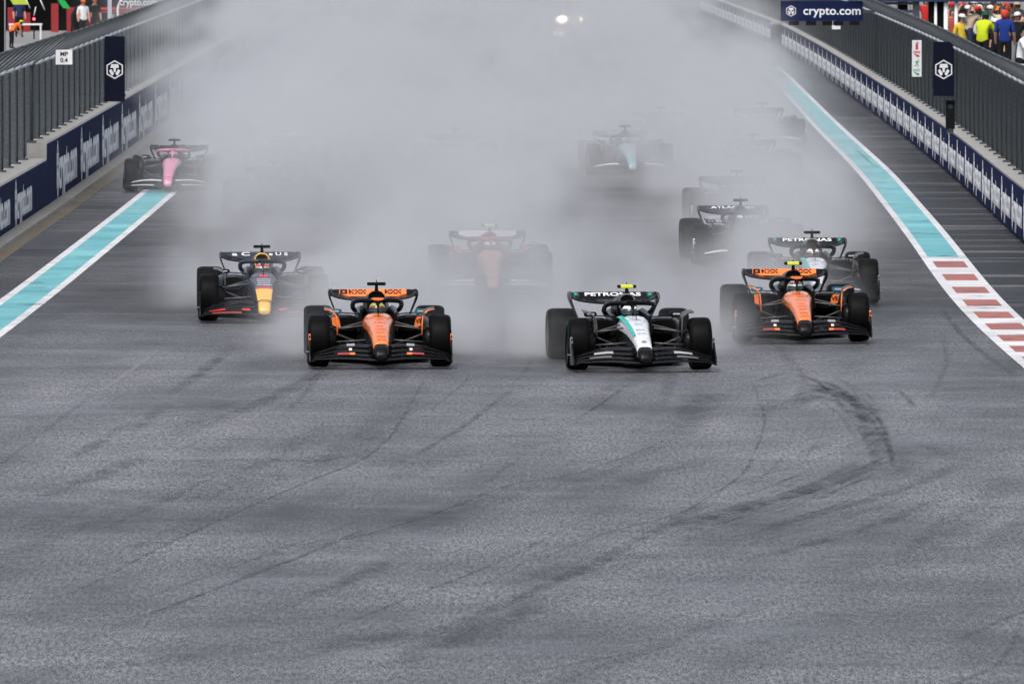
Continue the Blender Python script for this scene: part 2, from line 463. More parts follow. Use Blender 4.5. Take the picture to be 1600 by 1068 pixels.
marks = [
    (pix((670,580),(645,625),(615,675),(570,715),(475,755),(325,820),(240,860),(125,920),(30,945)), .07, rubber_mark),
    (pix((650,600),(620,650),(560,700),(430,745),(300,790)), .9, damp_mark),
    (pix((1040,690),(900,740),(800,757),(670,805),(550,840),(330,887)), .07, rubber_mark),
    (pix((900,745),(780,775),(600,830),(400,870)), .8, damp_mark),
    (pix((800,1055),(1000,1017),(1145,995)), .08, rubber_mark),
    (pix((1640,945),(1600,955),(1550,975),(1495,1000)), .10, rubber_mark),
    (pix((1600,965),(1565,1030),(1500,1065),(1420,1100)), .09, rubber_mark),
    (pix((1172,590),(1195,655),(1175,715),(1155,745),(1100,780),(1060,802),(940,835),(840,875)), .06, rubber_mark),
    (pix((1300,747),(1350,730),(1385,712)), .09, rubber_mark), (pix((1275,782),(1320,760),(1365,742)), .09, rubber_mark),
    (pix((1140,780),(1215,755),(1260,735)), .08, rubber_mark), (pix((1230,810),(1290,795),(1340,775)), .09, rubber_mark),
    (pix((985,597),(940,630),(900,655)), .07, rubber_mark),
    (pix((1090,625),(1115,628),(1130,612)), .35, damp_mark),
    (pix((1180,660),(1195,640),(1215,610)), .35, damp_mark), (pix((1220,640),(1260,620),(1290,605)), .5, rubber_mark),
    (pix((1265,600),(1300,612),(1340,628),(1365,645)), .45, rubber_mark), (pix((1330,640),(1350,655),(1372,690),(1384,710)), .18, rubber_mark),
    (pix((1340,638),(1362,655),(1380,690)), .10, rubber_mark), (pix((1352,636),(1376,660),(1388,690)), .08, rubber_mark),
    (pix((1330,660),(1350,652),(1372,640)), .06, rubber_mark), (pix((1336,672),(1356,662),(1376,652)), .06, rubber_mark), (pix((1346,688),(1362,676),(1382,664)), .06, rubber_mark), (pix((1352,700),(1370,688),(1386,676)), .06, rubber_mark),
    (pix((1400,607),(1420,625),(1432,640)), .12, rubber_mark), (pix((1250,620),(1255,590),(1245,570)), .14, damp_mark),
    (pix((1300,590),(1325,600),(1345,625)), .12, damp_mark), (pix((1435,690),(1455,700),(1480,712)), .3, damp_mark), (pix((1240,720),(1270,702),(1290,690)), .3, damp_mark),
    (pix((1040,690),(980,722),(930,745)), .35, damp_mark), (pix((1110,705),(1060,730),(950,760),(860,785)), .6, damp_mark),
    (pix((1000,860),(900,890),(760,920)), 1.0, damp_mark), (pix((1150,845),(1250,815),(1400,790)), .5, damp_mark),
    (pix((-40,722),(200,720),(420,719),(640,720),(830,722)), 1.0, damp_mark), (pix((-40,574),(200,576),(420,577)), .35, damp_mark),
    (pix((420,1010),(250,1030),(60,1050)), .8, damp_mark), (pix((700,980),(520,1010),(380,1040)), .7, damp_mark), (pix((260,760),(120,800),(40,840)), .9, damp_mark),
    (pix((250,545),(190,590),(150,615)), .12, pale_mark), (pix((150,612),(60,680),(-20,740)), .10, damp_mark),
    (pix((800,663),(830,661),(870,661)), .4, pale_mark), (pix((230,649),(265,648),(300,647)), .22, pale_mark), (pix((395,624),(425,621)), .18, pale_mark),
    (pix((0,377),(130,376),(300,377),(390,377)), .35, damp_mark), (pix((1360,376),(1440,377),(1600,379)), .4, damp_mark),
]
rnd = random.Random(21)
for _ in range(54):                       # faint older tyre traces following the same sweep into the corner
    X0, Z0, k = rnd.uniform(-5, 9.5), rnd.uniform(158, 182), rnd.uniform(.0007, .0013)
    za = rnd.uniform(95, 160); zb = za + rnd.uniform(5, 24)
    pts = [Vector((X0 - k*(Z0 - (za+(zb-za)*t/6))**2 + rnd.uniform(-.02, .02), za+(zb-za)*t/6, 0)) for t in range(7)]
    if max(p.y for p in pts) > 178: continue
    marks.append((pts, rnd.choice((.05, .08, .12, .25, .4, .6)), rnd.choice((damp_mark, damp_mark, damp_mark, rubber_mark))))
sweep = [(1215, 612), (1262, 600), (1310, 610), (1348, 640), (1374, 680), (1384, 716), (1370, 745)]
for _ in range(15):                       # dark scuffs swirling where the cars slide ahead of the right-hand pair
    i0 = rnd.choice((0, 1, 2, 3)); dx, dy = rnd.gauss(0, 26), rnd.gauss(0, 10)
    marks.append((pix(*[(x_+dx, y_+dy) for x_, y_ in sweep[i0:i0+3]]), rnd.choice((.05, .07, .10, .16)), rnd.choice((damp_mark, rubber_mark, rubber_mark, scuff_mark))))
for _ in range(16):                       # and fainter arcs carrying on to the lower left
    dx, dy = rnd.gauss(0, 70), rnd.gauss(0, 22)
    marks.append((pix(*[(x_+dx, y_+dy) for x_, y_ in ((1370, 735), (1290, 772), (1180, 805), (1050, 838))]), rnd.choice((.05, .07, .1, .3)), rnd.choice((damp_mark, damp_mark, rubber_mark))))
for _ in range(26):                       # thin pale damp lines across the lane
    c0 = ground(rnd.uniform(-20, 760), rnd.uniform(540, 700)); w_ = rnd.uniform(.5, 2.2)
    marks.append(([c0 + Vector((w_*t/2, rnd.uniform(-.15, .15), 0)) for t in range(3)], rnd.uniform(.12, .5), film_mark))
grime = mark_mat('paint_grime', (0.03, 0.035, 0.038), 0.75, 0.45)
MARK_Z[0] = .0145
for _ in range(60):                       # rubber and water lines across the right strip and kerb
    yy = rnd.uniform(156, 330); x0 = interp(RXY, yy) + rnd.uniform(.05, .6); L_ = rnd.uniform(.12, .45)
    soft_ribbon('paint_scuff', [Vector((x0 + L_*t/2, yy + rnd.uniform(-.1, .1), 0)) for t in range(3)], rnd.uniform(.15, .7), grime, 3)
for _ in range(26):
    yy = rnd.uniform(165, 245); x0 = interp(LXY, yy) + rnd.uniform(0, .5); L_ = rnd.uniform(.15, .5)
    soft_ribbon('paint_scuff', [Vector((x0 + L_*t/2, yy + rnd.uniform(-.1, .1), 0)) for t in range(3)], rnd.uniform(.15, .6), grime, 3)
soft_ribbon('paint_scuff', pix((1334,232),(1348,245),(1364,260)), .09, scuff_mark); soft_ribbon('paint_scuff', pix((1338,232),(1356,250),(1372,264)), .05, scuff_mark)
soft_ribbon('paint_scuff', pix((128,374),(160,374),(195,375)), .3, scuff_mark); soft_ribbon('paint_scuff', pix((1470,480),(1500,520),(1540,555),(1590,590)), .12, scuff_mark)
MARK_Z[0] = .0042
for pts, w, m in marks: soft_ribbon('tyre_mark' if m is rubber_mark else 'worn_paint' if m is pale_mark else 'damp_streak', pts, w, m)

# ------------------------------------------------------------------ barriers
banner_m = mat('banner_navy', (0.010, 0.017, 0.062), 0.85, spec=0.06, var=0.12, vscale=1.5)
banner_dk = mat('banner_dark_navy', (0.002, 0.004, 0.016), 0.5, spec=0.15, var=0.1)
letter_m = mat('banner_white', (0.80, 0.81, 0.84), 0.8, var=0.05)

def emblem(mb, cx, cz, h, flat=0.004):
    """white hexagon outline with the shield figure inside, in the x-z plane facing -y"""
    r = h/2
    hexo = [(cx + r*.866*sx, cz + r*sz) for sx, sz in ((0,1),(1,.5),(1,-.5),(0,-1),(-1,-.5),(-1,.5))]
    hexi = [(cx + (x-cx)*.86, cz + (z-cz)*.86) for x, z in hexo]
    for j in range(6):
        k = (j+1) % 6; mb.prism_y([hexo[j], hexo[k], hexi[k], hexi[j]], -flat, 0)
    def poly(pts): mb.prism_y([(cx + x*r, cz + z*r) for x, z in pts], -flat, 0)
    poly([(-.36,.58),(.36,.58),(.46,.18),(-.46,.18)])
    poly([(-.14,.17),(.14,.17),(.10,-.27),(-.10,-.27)])
    poly([(-.38,.06),(-.60,-.12),(-.34,-.62),(-.20,-.62),(-.08,-.40)])
    poly([(.38,.06),(.60,-.12),(.34,-.62),(.20,-.62),(.08,-.40)])

def crypto_letters(width, size, logo_h, align):
    mb = MB(); emblem(mb, 0, 0, logo_h)
    me = mb.mesh('lettering')
    t = text_mesh('crypto.com', size, size*.03, width, .002, 'LEFT')
    bm = bmesh.new(); bm.from_mesh(me)
    bm2 = bmesh.new(); bm2.from_mesh(t)
    M = Matrix.Translation((logo_h*.62, 0, 0)) @ Matrix.Rotation(R(90), 4, 'X')
    bmesh.ops.transform(bm2, matrix=M, verts=bm2.verts)
    tmp = bpy.data.meshes.new('tmp'); bm2.to_mesh(tmp); bm.from_mesh(tmp); bm.to_mesh(me)
    bm.free(); bm2.free(); bpy.data.meshes.remove(tmp); bpy.data.meshes.remove(t)
    return me

def barrier(name, label, side, y0, y1, wall, height, thick, panel, first, letters, blk=4.0):
    """concrete blocks with banner panels on the track face; side -1 = left wall (faces +x), 1 = right wall"""
    base = empty(name, (wall(y0), y0, 0)); tag(base, label, 'barrier')
    y = y0
    while y < y1 - .01:
        y2 = min(y + blk, y1); a, b = Vector((wall(y), y, 0)), Vector((wall(y2), y2, 0)); d = b - a
        L_ = round(d.length, 1); rz = math.atan2(-d.x, d.y)
        def blockmesh():
            mb = MB(); x0, x1 = (-thick, -.03) if side < 0 else (.03, thick)
            hh = height
            prof = [(x0, 0), (x1, 0), (x1, hh-.03), (x1 - .03*(1 if side < 0 else -1), hh), (x0, hh)]
            return mb.prism_y(prof, .015, L_-.015)
        part('concrete_block', ('blk', side, L_, height), blockmesh, concrete, base, a - base.location, (0, 0, rz))
        y = y2
    y = first
    while y < y1 - .5:
        ya, yb = max(y, y0), min(y + panel, y1); a, b = Vector((wall(ya), ya, 0)), Vector((wall(yb), yb, 0)); d = b - a
        rz = math.atan2(-d.x, d.y); L_ = round(d.length, 1)
        def panelmesh():
            mb = MB(); x0, x1 = (-.03, .0) if side < 0 else (0, .03)
            return mb.box(x0, x1, .012, L_-.012, .03, height-.035)
        pn = part('banner_panel', ('pan', side, L_, height), panelmesh, banner_m, base, a - base.location, (0, 0, rz))
        if L_ > panel*.9:
            if side < 0: part('lettering', ('let', side, height), lambda: letters, letter_m, pn, (.004, .75, height*.5), (0, 0, R(90)))
            else: part('lettering', ('let', side, height), lambda: letters, letter_m, pn, (-.004, L_-.75, height*.5), (0, 0, R(-90)))
        y += panel
    return base

YSTEP = ground(74, 327).y
lets_l = crypto_letters(6.6, .95, .95, 'LEFT')
lets_t = crypto_letters(10.2, 1.28, 1.24, 'LEFT')
lets_r = crypto_letters(4.6, .78, .88, 'LEFT')
barrier('barrier_wall', 'low navy bannered concrete barrier nearest on the left, ending at a step', -1, YSTEP-84, YSTEP, lwall, 1.05, 1.0, 9.7, 154.25, lets_l)
barrier('barrier_wall', 'taller navy bannered concrete barrier on the left beyond the step', -1, YSTEP, YSTEP+340, lwall, 1.38, .85, 13.8, 228.3, lets_t)
barrier('barrier_wall', 'long navy bannered concrete barrier along the right run-off', 1, 170, 600, rwall, 1.02, .75, 6.5, 170, lets_r)

# ------------------------------------------------------------------ catch fences
post_m = mat('fence_post', (0.085, 0.095, 0.105), 0.5, metal=0.4, var=0.35)
wire_l = mat('fence_wire', (0.085, 0.098, 0.109), 0.55, metal=0.3, spec=0.4, var=0.5, vscale=.9)
wire_r = mat('fence_wire_dark', (0.050, 0.058, 0.064), 0.6, metal=0.2, spec=0.3, var=0.5, vscale=.9)
cable_m = mat('fence_cable', (0.50, 0.54, 0.58), 0.45, var=0.2)
OUTX, OUTZ = .80, .62
def fence(name, label, side, y0, y1, xfun, zbase, bay, group=None):
    ZK = 3.02 if side < 0 else 2.87           # height of the kink
    s_ = 1 if side < 0 else -1                # lean towards the track
    base = tag(empty(name, (xfun(y0), y0, 0)), label, 'fence')
    def post():
        mb = MB()
        mb.tube([(0, 0, zbase), (0, 0, ZK-.12), (s_*.05, 0, ZK), (s_*OUTX, 0, ZK+OUTZ)], .032, 6)
        return mb.box(-.09, .09, -.09, .09, zbase-.01, zbase+.04)
    def wires(L_):
        mb = MB(); r = .003
        path = [(0, zbase+.05), (0, ZK), (s_*OUTX, ZK+OUTZ)]
        n = int(L_/.14)
        for i in range(n+1):
            yy = L_*i/n
            for (xa, za), (xb, zb) in zip(path, path[1:]):
                b = mb.add([(xa-r, yy, za), (xa+r, yy, za), (xa, yy+r, za), (xb-r, yy, zb), (xb+r, yy, zb), (xb, yy+r, zb)])
                for j in range(3): mb.face((b+j, b+(j+1) % 3, b+3+(j+1) % 3, b+3+j))
        z = zbase+.05
        pts = []
        while z < ZK: pts.append((0, z)); z += .11
        for k in range(1, 9): pts.append((s_*OUTX*k/8, ZK+OUTZ*k/8))
        for xx, zz in pts:
            b = mb.add([(xx-r, 0, zz-r), (xx+r, 0, zz-r), (xx, 0, zz+r), (xx-r, L_, zz-r), (xx+r, L_, zz-r), (xx, L_, zz+r)])
            for j in range(3): mb.face((b+j, b+(j+1) % 3, b+3+(j+1) % 3, b+3+j))
        return mb
    y = y0
    while y < y1 - .1:
        y2 = min(y+bay, y1); a, b = Vector((xfun(y), y, 0)), Vector((xfun(y2), y2, 0)); d = b-a; L_ = round(d.length, 1); rz = math.atan2(-d.x, d.y)
        o = a - base.location
        part('fence_post', ('post', side, zbase), post, post_m, base, o, (0, 0, rz))
        part('wire_mesh', ('wire', side, zbase, L_), lambda: wires(L_), wire_l if side < 0 else wire_r, base, o, (0, 0, rz))
        def cab(): return MB().tube([(s_*.09, .12, ZK), (s_*.09, L_*.5, ZK-.02), (s_*.09, L_-.12, ZK)], .034, 8)
        part('cable', ('cab', side, L_), cab, cable_m, base, o, (0, 0, rz))
        def top(): return MB().tube([(s_*OUTX, 0, ZK+OUTZ), (s_*OUTX, L_, ZK+OUTZ)], .022, 5)
        part('top_rail', ('top', side, L_), top, post_m, base, o, (0, 0, rz))
        y = y2
    part('fence_post', ('post', side, zbase), post, post_m, base, Vector((xfun(y1), y1, 0)) - base.location)
    return base
fence('catch_fence', 'grey wire catch fence on the low barrier nearest on the left', -1, YSTEP-84, YSTEP+1.5, lambda y: lwall(y)-.44, 1.05, 3.3)
fence('catch_fence', 'grey wire catch fence on the taller left barrier beyond the step', -1, YSTEP+.1, YSTEP+338, lambda y: lwall(y)-.34, 1.38, 3.3)
fence('catch_fence', 'dark wire catch fence along the right barrier', 1, 170, 600, lambda y: rwall(y)+.36, 1.02, 3.3)

# ------------------------------------------------------------------ race cars (local axes: x to the right of the picture, y backwards, z up; front axle at y = 0)
def sup(cx, hw, z0, z1, y, n=16, e=2.6, flat=0.0):
    """super-elliptic section"""
    out = []; cz, hz = (z0+z1)/2, (z1-z0)/2
    for k in range(n):
        a = 2*math.pi*(k+.5)/n; c, s_ = math.cos(a), math.sin(a)
        out.append((cx + hw*math.copysign(abs(c)**(2/e), c), y, cz + hz*math.copysign(abs(s_)**(2/e), s_)))
    return out

def m_nose_tip(): return MB().loft([sup(0,.07,.150,.19,-1.23,e=3), sup(0,.088,.140,.245,-1.20,e=3.6), sup(0,.097,.138,.305,-1.13,e=4), sup(0,.104,.142,.355,-1.03,e=3.6)], 0)
def m_nose():
    S = [(-1.028,.105,.143,.357), (-.898,.113,.152,.408), (-.70,.122,.175,.462), (-.40,.137,.19,.535), (0,.160,.20,.61), (.35,.188,.19,.665), (.62,.214,.18,.698), (.85,.228,.17,.712), (1.0,.235,.16,.70)]
    return MB().loft([sup(0,w,a,b,y,n=20,e=3.2) for y, w, a, b in S], 0, mif=lambda i, j: 0 if 1 <= j <= 8 else 1)
def m_cockpit():
    mb = MB()
    mb.loft([sup(0,.25,.10,.52,1.0), sup(0,.30,.09,.50,1.5), sup(0,.30,.09,.55,2.0)], 1)
    for s_ in (-1, 1):
        mb.loft([sup(s_*.235,.02,.45,.70,.98,10), sup(s_*.255,.045,.40,.715,1.2,10), sup(s_*.265,.06,.38,.72,1.6,10), sup(s_*.22,.09,.38,.78,2.0,10)], 0)
    return mb
def m_engine():
    S = [(1.97,.118,.66,.975), (2.1,.135,.58,.985), (2.5,.19,.42,.955), (3.1,.16,.32,.82), (3.7,.10,.28,.62), (4.25,.05,.28,.42)]
    mb = MB().loft([sup(0,w,a,b,y,n=18,e=2.4) for y, w, a, b in S], 0)
    return mb.prism_x([(2.4,.93),(3.95,.86),(4.05,.50),(3.2,.70)], -.008, .008, 0)
def m_airbox():
    mb = MB(); b = mb.add(sup(0,.095,.745,.955,1.958,20,2.6)); mb.face(range(b, b+20)); return mb
def m_airrim():
    return MB().tube([(x, 1.955, z) for x, _, z in sup(0,.107,.73,.972,0,20,2.6)], .014, 6, closed=True)
def m_sidepod(s_):
    S = [(1.42,.46,.17,.44,.635), (1.46,.465,.19,.42,.655), (1.75,.50,.26,.26,.665), (2.4,.46,.27,.12,.60), (3.1,.32,.2,.11,.45), (3.8,.16,.1,.11,.30)]
    return MB().loft([sup(s_*c,w,a,b,y,n=16,e=3) for y, c, w, a, b in S], 0)
def m_inlet(s_):
    mb = MB(); b = mb.add(sup(s_*.46,.15,.46,.62,1.414,16,3)); mb.face(range(b, b+16)); return mb
def m_pod_accent(s_): return MB().prism_y([(s_*.50,.47),(s_*.63,.52),(s_*.645,.63),(s_*.56,.645),(s_*.535,.60),(s_*.52,.52)], 1.385, 1.405)
def m_floor():
    mb = MB(); mb.prism_z([(-.25,.75),(.25,.75),(.45,1.05),(.72,1.3),(.76,2.2),(.70,3.1),(.52,3.3),(.52,4.3),(-.52,4.3),(-.52,3.3),(-.70,3.1),(-.76,2.2),(-.72,1.3),(-.45,1.05)], .055, .085)
    mb.prism_z([(-.15,.55),(.15,.55),(.15,3.4),(-.15,3.4)], .03, .053)
    return mb
def m_fence(s_, k): return MB().prism_x([(1.0+.05*k,.087),(1.5,.087),(1.5,.30),(1.2+.05*k,.34-.03*k)], s_*(.34+.09*k)-.006, s_*(.34+.09*k)+.006)
FWX = [.09, .2, .35, .5, .65, .8, .92, .97]
FWT = [.335, .345, .35, .342, .315, .262, .215, .20]
FWB = [.125, .13, .14, .145, .142, .136, .136, .14]
def fw_pt(x, t):
    i = abs(x); T = interp(list(zip(FWX, FWT)), i); B = interp(list(zip(FWX, FWB)), i)
    return (-1.24 + .22*i + t*.56, B + (T-B)*t**1.15)
def m_fwing(k, n=4):
    mb = MB(); rings = []
    xs = [-x for x in FWX[::-1]] + FWX
    if k > 0: pass
    for half in (([-x for x in FWX[::-1]]), FWX) if k > 0 else ((xs),):
        rings = []
        for x in half:
            t0, t1 = k/n + .012, (k+.84)/n
            (ya, za), (yb, zb) = fw_pt(x, t0), fw_pt(x, t1)
            th = .010
            rings.append([(x, ya, za), (x, ya*.7+yb*.3, za*.7+zb*.3 - th), (x, yb, zb-.004), (x, yb, zb), (x, ya*.7+yb*.3, za*.7+zb*.3 + th*.8)])
        mb.loft(rings, 0)
    return mb
def m_fwing_mark(k, x0, x1, s_, n=4):
    """thin painted patch on the upper face of one flap"""
    mb = MB(); rings = []
    for i in range(7):
        x = s_*(x0 + (x1-x0)*i/6); (ya, za), (yb, zb) = fw_pt(x, k/n+.05), fw_pt(x, (k+.85)/n)
        rings.append([(x, ya-.006, za+.012), (x, ya*.6+yb*.4-.008, za*.6+zb*.4+.0135), (x, yb-.006, zb+.0045)])
    return mb.loft(rings, 0, False, False, True, closed=False)
def m_endplate(s_):
    P = [(-1.06,.105),(-.50,.085),(-.46,.30),(-.50,.43),(-.58,.47),(-.66,.45),(-.78,.34),(-1.02,.19)]
    mb = MB().prism_x(P, s_*.975, s_*.992)
    return mb.tube([(s_*.985,-1.05,.105),(s_*.95,-1.07,.118),(s_*.9,-1.07,.125)], .012, 6)
def m_endplate_paint(s_): return MB().prism_x([(-.72,.40),(-.60,.475),(-.52,.45),(-.50,.33),(-.64,.30)], s_*.971, s_*.996)
def m_winglet(s_): return MB().box(min(s_*.992, s_*1.03), max(s_*.992, s_*1.03), -.62, -.50, .225, .235)
def m_tyre(w):
    h = w/2; r = .36
    prof = [(.225,-h*.80),(.235,-h*.93),(.265,-h),(.315,-h*.99),(.340,-h*.90),(.354,-h*.74),(r,-h*.5),(r,0),(r,h*.5),(.354,h*.74),(.340,h*.90),(.315,h*.99),(.265,h),(.235,h*.93),(.225,h*.80)]
    return MB().lathe_x(prof, 40)
def m_rim(w, s_):
    h = w/2
    return MB().lathe_x([(.05, s_*h*.80),(.10, s_*h*.78),(.20, s_*h*.70),(.222, s_*h*.86),(.234, s_*h*.9),(.228, s_*h*.6)], 28)
def m_drum(w, s_): return MB().lathe_x([(.19, -s_*w*.3),(.20, -s_*w*.62),(.15, -s_*w*.78),(.03, -s_*w*.80)], 24)
def m_ring(w, s_):
    h = w/2; a = MB(); n = 40
    r1 = [(s_*(h*1.012), .283*math.cos(2*math.pi*k/n), .283*math.sin(2*math.pi*k/n)) for k in range(n)]
    r2 = [(s_*(h*1.010), .305*math.cos(2*math.pi*k/n), .305*math.sin(2*math.pi*k/n)) for k in range(n)]
    return a.loft([r1, r2], 0, False, False)
def m_deflector(s_):
    pts = [(.595,.44),(.60,.60),(.612,.70),(.645,.755),(.70,.782),(.77,.79)]
    rings = []
    for y, k in ((-.12, .0), (.30, .02)):
        rings.append([(s_*x, y + i*.03, z+k) for i, (x, z) in enumerate(pts)] + [(s_*(x-.012), y + i*.03, z+k+.004) for i, (x, z) in enumerate(pts)][::-1])
    return MB().loft(rings, 0, smooth=False)
def m_defl_edge(s_):
    pts = [(.595,.44),(.60,.60),(.612,.70),(.645,.755),(.70,.782),(.77,.79)]
    return MB().tube([(s_*(x-.006), -.125+i*.03, z) for i, (x, z) in enumerate(pts)], .011, 6)
ARMS_F = [((.215,-.02,.575),(.66,.02,.505)), ((.235,.42,.60),(.66,.04,.50)), ((.185,-.12,.30),(.67,.0,.225)), ((.2,.38,.27),(.67,.05,.22)), ((.22,.12,.30),(.65,.03,.47)), ((.19,-.22,.375),(.66,-.10,.34))]
ARMS_R = [((.12,3.35,.45),(.60,3.6,.50)), ((.12,3.9,.42),(.60,3.62,.48)), ((.12,3.3,.22),(.60,3.6,.22)), ((.12,3.9,.22),(.60,3.62,.22)), ((.10,3.75,.3),(.6,3.7,.36))]
def m_arm(a, b, s_): return MB().tube([(s_*a[0],a[1],a[2]), (s_*(a[0]+b[0])/2,(a[1]+b[1])/2,(a[2]+b[2])/2), (s_*b[0],b[1],b[2])], .021, 8, flat=.55)
def m_halo():
    half = [(-.30,2.05,.70),(-.335,1.85,.745),(-.345,1.62,.80),(-.335,1.40,.845),(-.285,1.22,.868),(-.17,1.11,.878),(0,1.07,.88)]
    pts = half + [(-x,y,z) for x,y,z in half[:-1][::-1]]
    return MB().tube(pts, .034, 10, flat=.95)
def m_pillar(): return MB().loft([sup(0,.018,0,.09,0,8,2) and [(x*1.0, y+ .86, .66) for x, y in ((-.018,0),(0,-.03),(.018,0),(.014,.07),(-.014,.07))], [(x, y+1.0, .80) for x, y in ((-.016,0),(0,-.03),(.016,0),(.013,.07),(-.013,.07))], [(x, y+1.07, .88) for x, y in ((-.05,0),(0,-.03),(.05,0),(.04,.05),(-.04,.05))]], 0)
def m_halo_top(): return MB().loft([sup(0,.07,.879,.917,1.03,10), sup(0,.10,.881,.919,1.08,10), sup(0,.07,.879,.917,1.12,10)], 0)
def m_mirror(s_): return MB().loft([sup(s_*.60,.085,.70,.765,.84,12,4), sup(s_*.60,.09,.695,.77,.90,12,4), sup(s_*.60,.088,.70,.765,.95,12,4)], 0)
def m_mirror_stay(s_): return MB().tube([(s_*.255,1.0,.69),(s_*.40,.93,.705),(s_*.53,.90,.715)], .010, 6).tube([(s_*.57,.92,.70),(s_*.55,1.3,.64)], .009, 6)
def m_tcam(): return MB().loft([sup(0,.13,1.064,1.096,1.96,12,9), sup(0,.132,1.056,1.102,1.975,12,9), sup(0,.132,1.056,1.102,2.05,12,9), sup(0,.13,1.066,1.092,2.10,12,9)], 0)
def m_tcam_post(): return MB().loft([sup(0,.022,.97,.975,2.0,8)[:0] or [(x, y, .965) for x, y in ((-.03,1.98),(.03,1.98),(.02,2.12),(-.02,2.12))], [(x, y, 1.062) for x, y in ((-.02,1.99),(.02,1.99),(.015,2.09),(-.015,2.09))]], 0).box(-.006,.006,2.03,2.045,1.095,1.135)
def m_tcam_band(): return MB().loft([sup(0,.088,1.062,1.098,1.955,12,9), sup(0,.088,1.053,1.105,1.972,12,9), sup(0,.088,1.053,1.105,2.06,12,9)], 0)
def m_pitot(): return MB().tube([(0,.42,.66),(0,.40,.80)], .006, 5)
RWX = [0, .2, .38, .5, .57, .61]
def m_rwmain():
    mb = MB(); rings = []
    zl = [.765, .772, .79, .81, .835, .86]
    for x, z in list(zip([-q for q in RWX[::-1]], zl[::-1])) + list(zip(RWX[1:], zl[1:])):
        rings.append([(x,4.02,z), (x,4.18,z-.02), (x,4.36,z+.035+.01), (x,4.36,z+.05), (x,4.18,z+.012)])
    return mb.loft(rings, 0)
def rwflap(zadd=0, yadd=0, x1=.612):
    rings = []
    for x in (-x1, -.5, 0, .5, x1):
        d = .004 if abs(x) > .55 else 0
        rings.append([(x,4.30+yadd,.818+d+zadd), (x,4.36+yadd,.845+d), (x,4.44+yadd,.918-d), (x,4.45+yadd,.912-d), (x,4.37+yadd,.83+d)])
    return rings
def m_rwflap(): return MB().loft(rwflap(), 0)
def m_rwpanel():
    mb = MB(); rings = []
    for x in (-.48, 0, .48):
        rings.append([(x,4.296,.8225), (x,4.354,.8485), (x,4.434,.9205)])
    return mb.loft(rings, 0, False, False, True, closed=False)
def m_rwend(s_):
    pts = [(.600,.924),(.622,.915),(.632,.86),(.615,.79),(.575,.69),(.53,.58),(.50,.46),(.49,.34)]
    rings = []
    for i, (x, z) in enumerate(pts):
        y0 = 4.02 + (.30 if i < 1 else .08 if i < 2 else 0) + (.02*i if i > 3 else 0); y1 = 4.50 - .03*i*(i > 3)
        rings.append([(s_*(x-.013), y0, z), (s_*(x+.013), y0, z+.002), (s_*(x+.013), y1, z+.002), (s_*(x-.013), y1, z)])
    return MB().loft(rings, 0)
def m_beam():
    mb = MB()
    for dz, dy in ((0, 0), (.06, .12)):
        mb.loft([[(x,4.15+dy,.36+dz), (x,4.3+dy,.35+dz), (x,4.36+dy,.40+dz), (x,4.28+dy,.385+dz)] for x in (-.5,-.2,.2,.5)], 0)
    return mb
def m_pylon(): return MB().prism_x([(4.05,.40),(4.2,.40),(4.3,.77),(4.15,.77)], -.012, .012)
def m_light(): return MB().box(-.05,.05,4.42,4.46,.22,.34)
def m_diff(): return MB().loft([[(x,4.25,.08) for x in (-.5,.5)] + [(.5,4.28,.09),(-.5,4.28,.09)], [(x,4.55,.26) for x in (-.5,.5)] + [(.5,4.56,.28),(-.5,4.56,.28)]], 0, smooth=False)
def m_splash():                        # low chin of floor seen under the wing
    return MB().prism_z([(-.12,.25),(.12,.25),(.22,.8),(-.22,.8)], .06, .12)

# nose print: rows of tiny sponsor lettering (unreadable in the photograph), as thin raised strips following the nose
def nose_top(y):
    t = [(-1.028,.357),(-.898,.408),(-.70,.462),(-.40,.535),(0,.61),(.35,.665),(.62,.698),(.85,.712),(1.0,.70)]
    return interp(t, y)
def m_nose_rows(rows):
    rnd = random.Random(3); mb = MB()
    for y, hw, h in rows:
        x = -hw
        while x < hw:
            w = rnd.uniform(.008, .022)
            mb_y0, mb_y1 = y, y+h
            b = mb.add([(x,mb_y0,nose_top(mb_y0)+.006),(x+w,mb_y0,nose_top(mb_y0)+.006),(x+w,mb_y1,nose_top(mb_y1)+.006),(x,mb_y1,nose_top(mb_y1)+.006)])
            mb.face((b,b+1,b+2,b+3)); x += w + rnd.uniform(.004, .01)
    return mb
def m_nose_patch(y0, y1, x0, x1, n=8, lift=.004):
    """patch of paint lying on the nose's upper face; x as fraction of the local half width"""
    ws = [(-1.028,.105), (-.898,.113), (-.70,.122), (-.40,.137), (0,.160), (.35,.188), (.62,.214), (.85,.228), (1.0,.235)]
    mb = MB(); rings = []
    for i in range(n+1):
        y = y0 + (y1-y0)*i/n; w = interp(ws, y); z = nose_top(y)+lift; k = []
        for j in range(5):
            f = x0 + (x1-x0)*j/4
            k.append((f*w*1.01, y, z - .0*abs(f) - (.02*max(0, abs(f)-.78)/.22 if abs(f) > .78 else 0)))
        rings.append(k)
    return mb.loft(rings, 0, False, False, True, closed=False)
def m_star():
    mb = MB(); n = 20
    ro = [(.036*math.cos(2*math.pi*k/n), .036*math.sin(2*math.pi*k/n)) for k in range(n)]
    ri = [(.029*math.cos(2*math.pi*k/n), .029*math.sin(2*math.pi*k/n)) for k in range(n)]
    for k in range(n):
        j = (k+1) % n; mb.prism_y([ro[k], ro[j], ri[j], ri[k]], -.002, 0)
    for k in range(3):
        a = R(90+120*k); mb.prism_y([(.03*math.cos(a), .03*math.sin(a)), (.006*math.cos(a+1.05), .006*math.sin(a+1.05)), (0,0), (.006*math.cos(a-1.05), .006*math.sin(a-1.05))], -.002, 0)
    return mb

